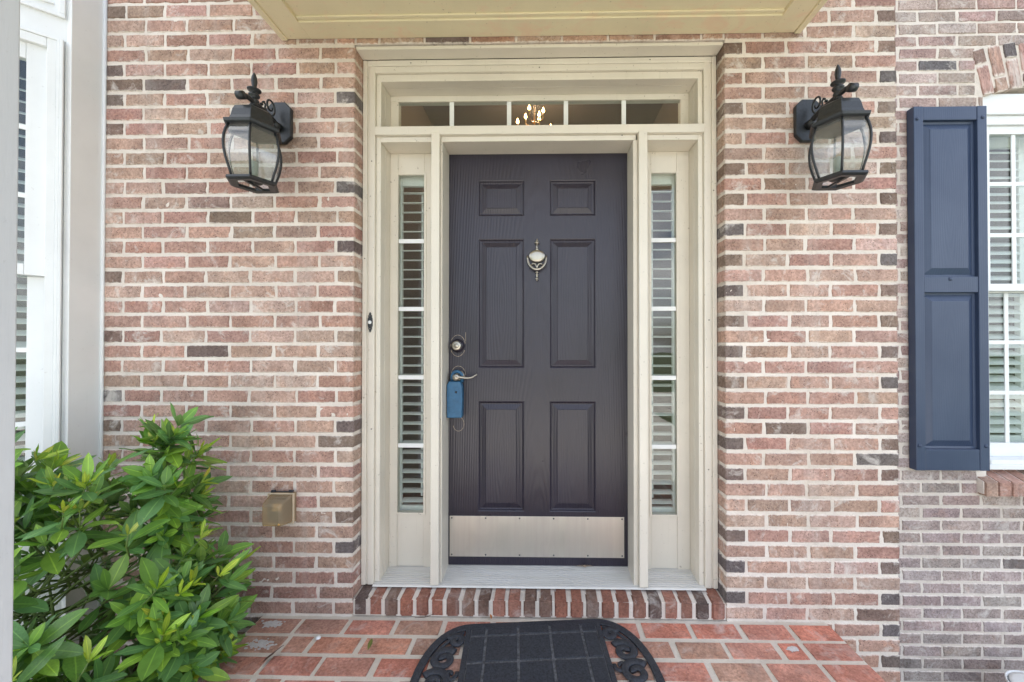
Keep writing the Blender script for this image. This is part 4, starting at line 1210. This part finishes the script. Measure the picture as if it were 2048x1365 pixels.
MATURE = [(.150, .310, .060, 1), (.175, .345, .060, 1), (.115, .260, .085, 1), (.235, .410, .065, 1), (.135, .285, .105, 1), (.10, .215, .055, 1)]
YOUNG = [(.27, .42, .035, 1), (.36, .50, .045, 1), (.20, .36, .032, 1), (.44, .54, .08, 1)]
def put_leaf(base, d, nrm, L, col, slim=False):
    d = d.normalized(); x = d.cross(nrm)
    if x.length < 1e-3: x = d.orthogonal()
    x.normalize(); n_ = x.cross(d)
    tip = base + d * L
    for p_ in (tip, base):
        if p_.y > -.022 or p_.z < GZ + .02: return
        if p_.x < -1.95 and p_.y > -.2: return
        if p_.x > -1.245 and p_.z < .012 and p_.y > PY1: return
        if p_.x > -1.25 and p_.y < -.80: return
        if p_.x < -1.97 + (p_.y + .125) * -1.0 * -1 * 1.0 and p_.y < -.1 and (p_.x - (-1.985)) < ((p_.y + .125) / .661 * .75) + .02: return
    m_ = Matrix((x * L, d * L, n_ * L)).transposed().to_4x4(); m_.translation = base
    leaves.append((m_, lr.randrange(10, 14) if slim else lr.randrange(10), col))
C0 = Vector((cam.location)) if False else Vector((.0243, -1.7155, 1.2179))
tries = 0; shoots = 0
while shoots < 300 and tries < 6000:
    tries += 1
    ei = lr.choices(range(len(ELL)), [10, 2.2, 1.8, 2.6, 4.5])[0]
    c, r_ = ELL[ei]
    u = Vector((lr.gauss(0, 1), lr.gauss(0, 1), lr.gauss(0, 1))).normalized()
    depth = lr.choice((1.0, .97, .9, .80, .65))
    p_ = Vector([c[q] + u[q] * r_[q] * depth for q in range(3)])
    if depth > .85 and inside(p_, ei, .9): continue
    if p_.z < GZ + .15 or p_.y > -.06 or p_.x < -2.0: continue
    nrm = Vector([u[q] / r_[q] for q in range(3)]).normalized()
    if depth > .85 and nrm.dot((C0 - p_).normalized()) < -.45: continue
    d = (nrm * .75 + Vector((lr.uniform(-.3, .3) + .12, lr.uniform(-.3, .3), .45 + lr.uniform(0, .5)))).normalized()
    Ls = lr.uniform(.07, .16)
    base = p_ - d * Ls
    shoots += 1
    mid = base + d * Ls * .5 + Vector((lr.uniform(-.01, .01), lr.uniform(-.01, .01), 0))
    root_ = p_ - nrm * min(r_) * .8 - d * Ls * .6
    stems.tube([root_, base, mid, p_], [.0042, .0032, .0026, .0016], 5)
    young = lr.random() < (.72 if p_.z > .1 else .40) and depth > .85
    side_ = d.orthogonal().normalized()
    k_ = lr.randint(4, 7); ph = lr.uniform(0, 6.28)
    for i in range(k_):
        ph += 2.4
        out = Matrix.Rotation(ph, 3, d) @ side_
        t_ = lr.uniform(.15, .95)
        bpnt = base + d * Ls * t_
        ld_ = out * lr.uniform(.75, 1.1) + d * lr.uniform(.25, .8) + Vector((0, 0, lr.uniform(-.25, .1)))
        col_ = lr.choice(MATURE); j = lr.uniform(.85, 1.2)
        put_leaf(bpnt, ld_, d + Vector((0, 0, .6)), lr.uniform(.075, .14), tuple(q * j for q in col_[:3]) + (1,))
    kt = lr.randint(4, 6)
    for i in range(kt):
        ph += 2 * math.pi / kt + lr.uniform(-.3, .3)
        out = Matrix.Rotation(ph, 3, d) @ side_
        if young:
            col_ = lr.choice(YOUNG)
            put_leaf(p_, out * lr.uniform(.35, .8) + d, d, lr.uniform(.04, .085), tuple(q * lr.uniform(.85, 1.15) for q in col_[:3]) + (1,), True)
        else:
            col_ = lr.choice(MATURE); j = lr.uniform(.9, 1.35)
            put_leaf(p_, out * lr.uniform(.6, 1.1) + d, d, lr.uniform(.07, .11), tuple(q * j for q in col_[:3]) + (1,))
# leaves nearest the camera become parts of their own
fwd = fw
def keyf(e):
    m_ = e[0]; q = m_.translation - C0; zc_ = q.dot(fwd)
    return zc_ - m_.col[1].length * 2.0
leaves.sort(key=keyf)
for m_, mi, col_ in leaves[:300]:
    o = bpy.data.objects.new('leaf', LM[mi]); COL.objects.link(o); o.parent = sb_
    o.matrix_local = Matrix.Translation(-SO) @ m_; o.color = col_
mb = MB(); cols_ = []; uvs = []
for m_, mi, col_ in leaves[300:]:
    vs, fs, uv = LEAVES[mi]
    mb.add([m_ @ Vector(p_) - SO for p_ in vs], fs)
    for f_ in fs:
        cols_ += [col_] * 4; uvs += [uv[q] for q in f_]
me = bpy.data.meshes.new('foliage'); me.from_pydata(mb.v, [], mb.f); me.update()
at = me.color_attributes.new('Col', 'FLOAT_COLOR', 'CORNER'); ul = me.uv_layers.new(name='UVMap')
for i in range(len(cols_)): at.data[i].color = cols_[i]; ul.data[i].uv = uvs[i]
for p_ in me.polygons: p_.use_smooth = True
me.materials.append(MT['leaf_joined'])
o = bpy.data.objects.new('foliage', me); COL.objects.link(o); o.parent = sb_; o['kind'] = 'stuff'
stems.v = [tuple(Vector(p_) - SO) for p_ in stems.v]
o = stems.build('twigs', MT['greenstem'], sb_); o['kind'] = 'stuff'
trunks = MB()
for i in range(9):
    a_ = i * .7; tx, ty = .34 * math.cos(a_), .20 * math.sin(a_)
    trunks.tube([(.05 * math.cos(a_), .04 * math.sin(a_), -.02), (tx * .4, ty * .4, .35), (tx, ty, .85)], [.014, .010, .005], 6)
o = trunks.build('branch', MT['bark'], sb_)

# ------------------------------------------------------------------ small things on the porch
def lone_leaf(name, label, loc, rot, L, colr, mi, m=None):
    o = bpy.data.objects.new(name, LM[mi]); COL.objects.link(o); o.location = loc; o.rotation_euler = rot; o.scale = (L, L, L); o.color = colr
    tag(o, label, 'leaf', 'fallen leaves'); return o
lone_leaf('fallen_leaf', 'small olive green leaf on a red paver left of the mat', (-.668, -.205, .012), (R(12), R(20), R(8)), .050, (.13, .15, .04, 1), 1)
lone_leaf('fallen_leaf', 'curled dark red brown leaf near the left porch edge', (-1.045, -.275, .008), (R(18), R(-25), R(-38)), .085, (.075, .022, .018, 1), 2)
lone_leaf('fallen_leaf', 'tiny orange dry leaf between the mat and the brick step', (-.205, -.020, .008), (R(10), R(30), R(20)), .030, (.42, .16, .05, 1), 3)
peb = MB().lathe([(.004, 0), (.010, .003), (.0105, .006), (.006, .010), (.001, .011)], (-.905, -.135, .0005), 9).build('pebble', MT['white']); tag(peb, 'white pebble on the brown paver at left', 'pebble')
tw = MB().tube([(-.545, -.012, .005), (-.50, -.018, .012), (-.462, -.006, .018)], .0012, 5)
tw.tube([(-.50, -.018, .012), (-.488, -.010, .035)], .0010, 5)
tag(tw.build('twig', MT['bark']), 'thin dry twig against the brick step left of the mat', 'twig')
# cobweb at the foot of the door
cw = MB()
for i in range(9):
    a_ = R(15 + 150 * i / 8)
    cw.tube([(.228, .200, .118), (.228 + .045 * math.cos(a_), .196 - .01 * math.sin(a_), .118 + .016 * math.sin(a_))], .0006, 4)
MT['web'] = plain('grey brown cobweb', (.35, .27, .2, 1), .9)
cw.lathe([(.002, 0), (.008, .002), (.009, .005), (.003, .008)], (.228, .198, .1165), 8)
tag(cw.build('cobweb', MT['web']), 'dusty cobweb tuft at the foot of the front door', 'cobweb')
# white tub in the bed by the set-back wall
tub = thing('plastic_tub', 'white plastic tub with a lid at the lower right corner', 'tub', None, (2.43, .19, GZ + .006))
MB().lathe([(.090, 0), (.115, .31), (.118, .325), (.113, .326), (.108, .31), (.085, .01)], (0, 0, 0), 32).build('body', MT['muntin'], tub)
MB().lathe([(.104, 0), (.104, .008), (.09, .010), (.075, .016), (.02, .018)], (0, 0, .318), 32).build('lid', MT['muntin'], tub)
MB().prism([(-.05, .337), (.05, .337), (.035, .365), (-.030, .360)], -.012, .012, 'x').build('lid_grip', MT['muntin'], tub, .003)
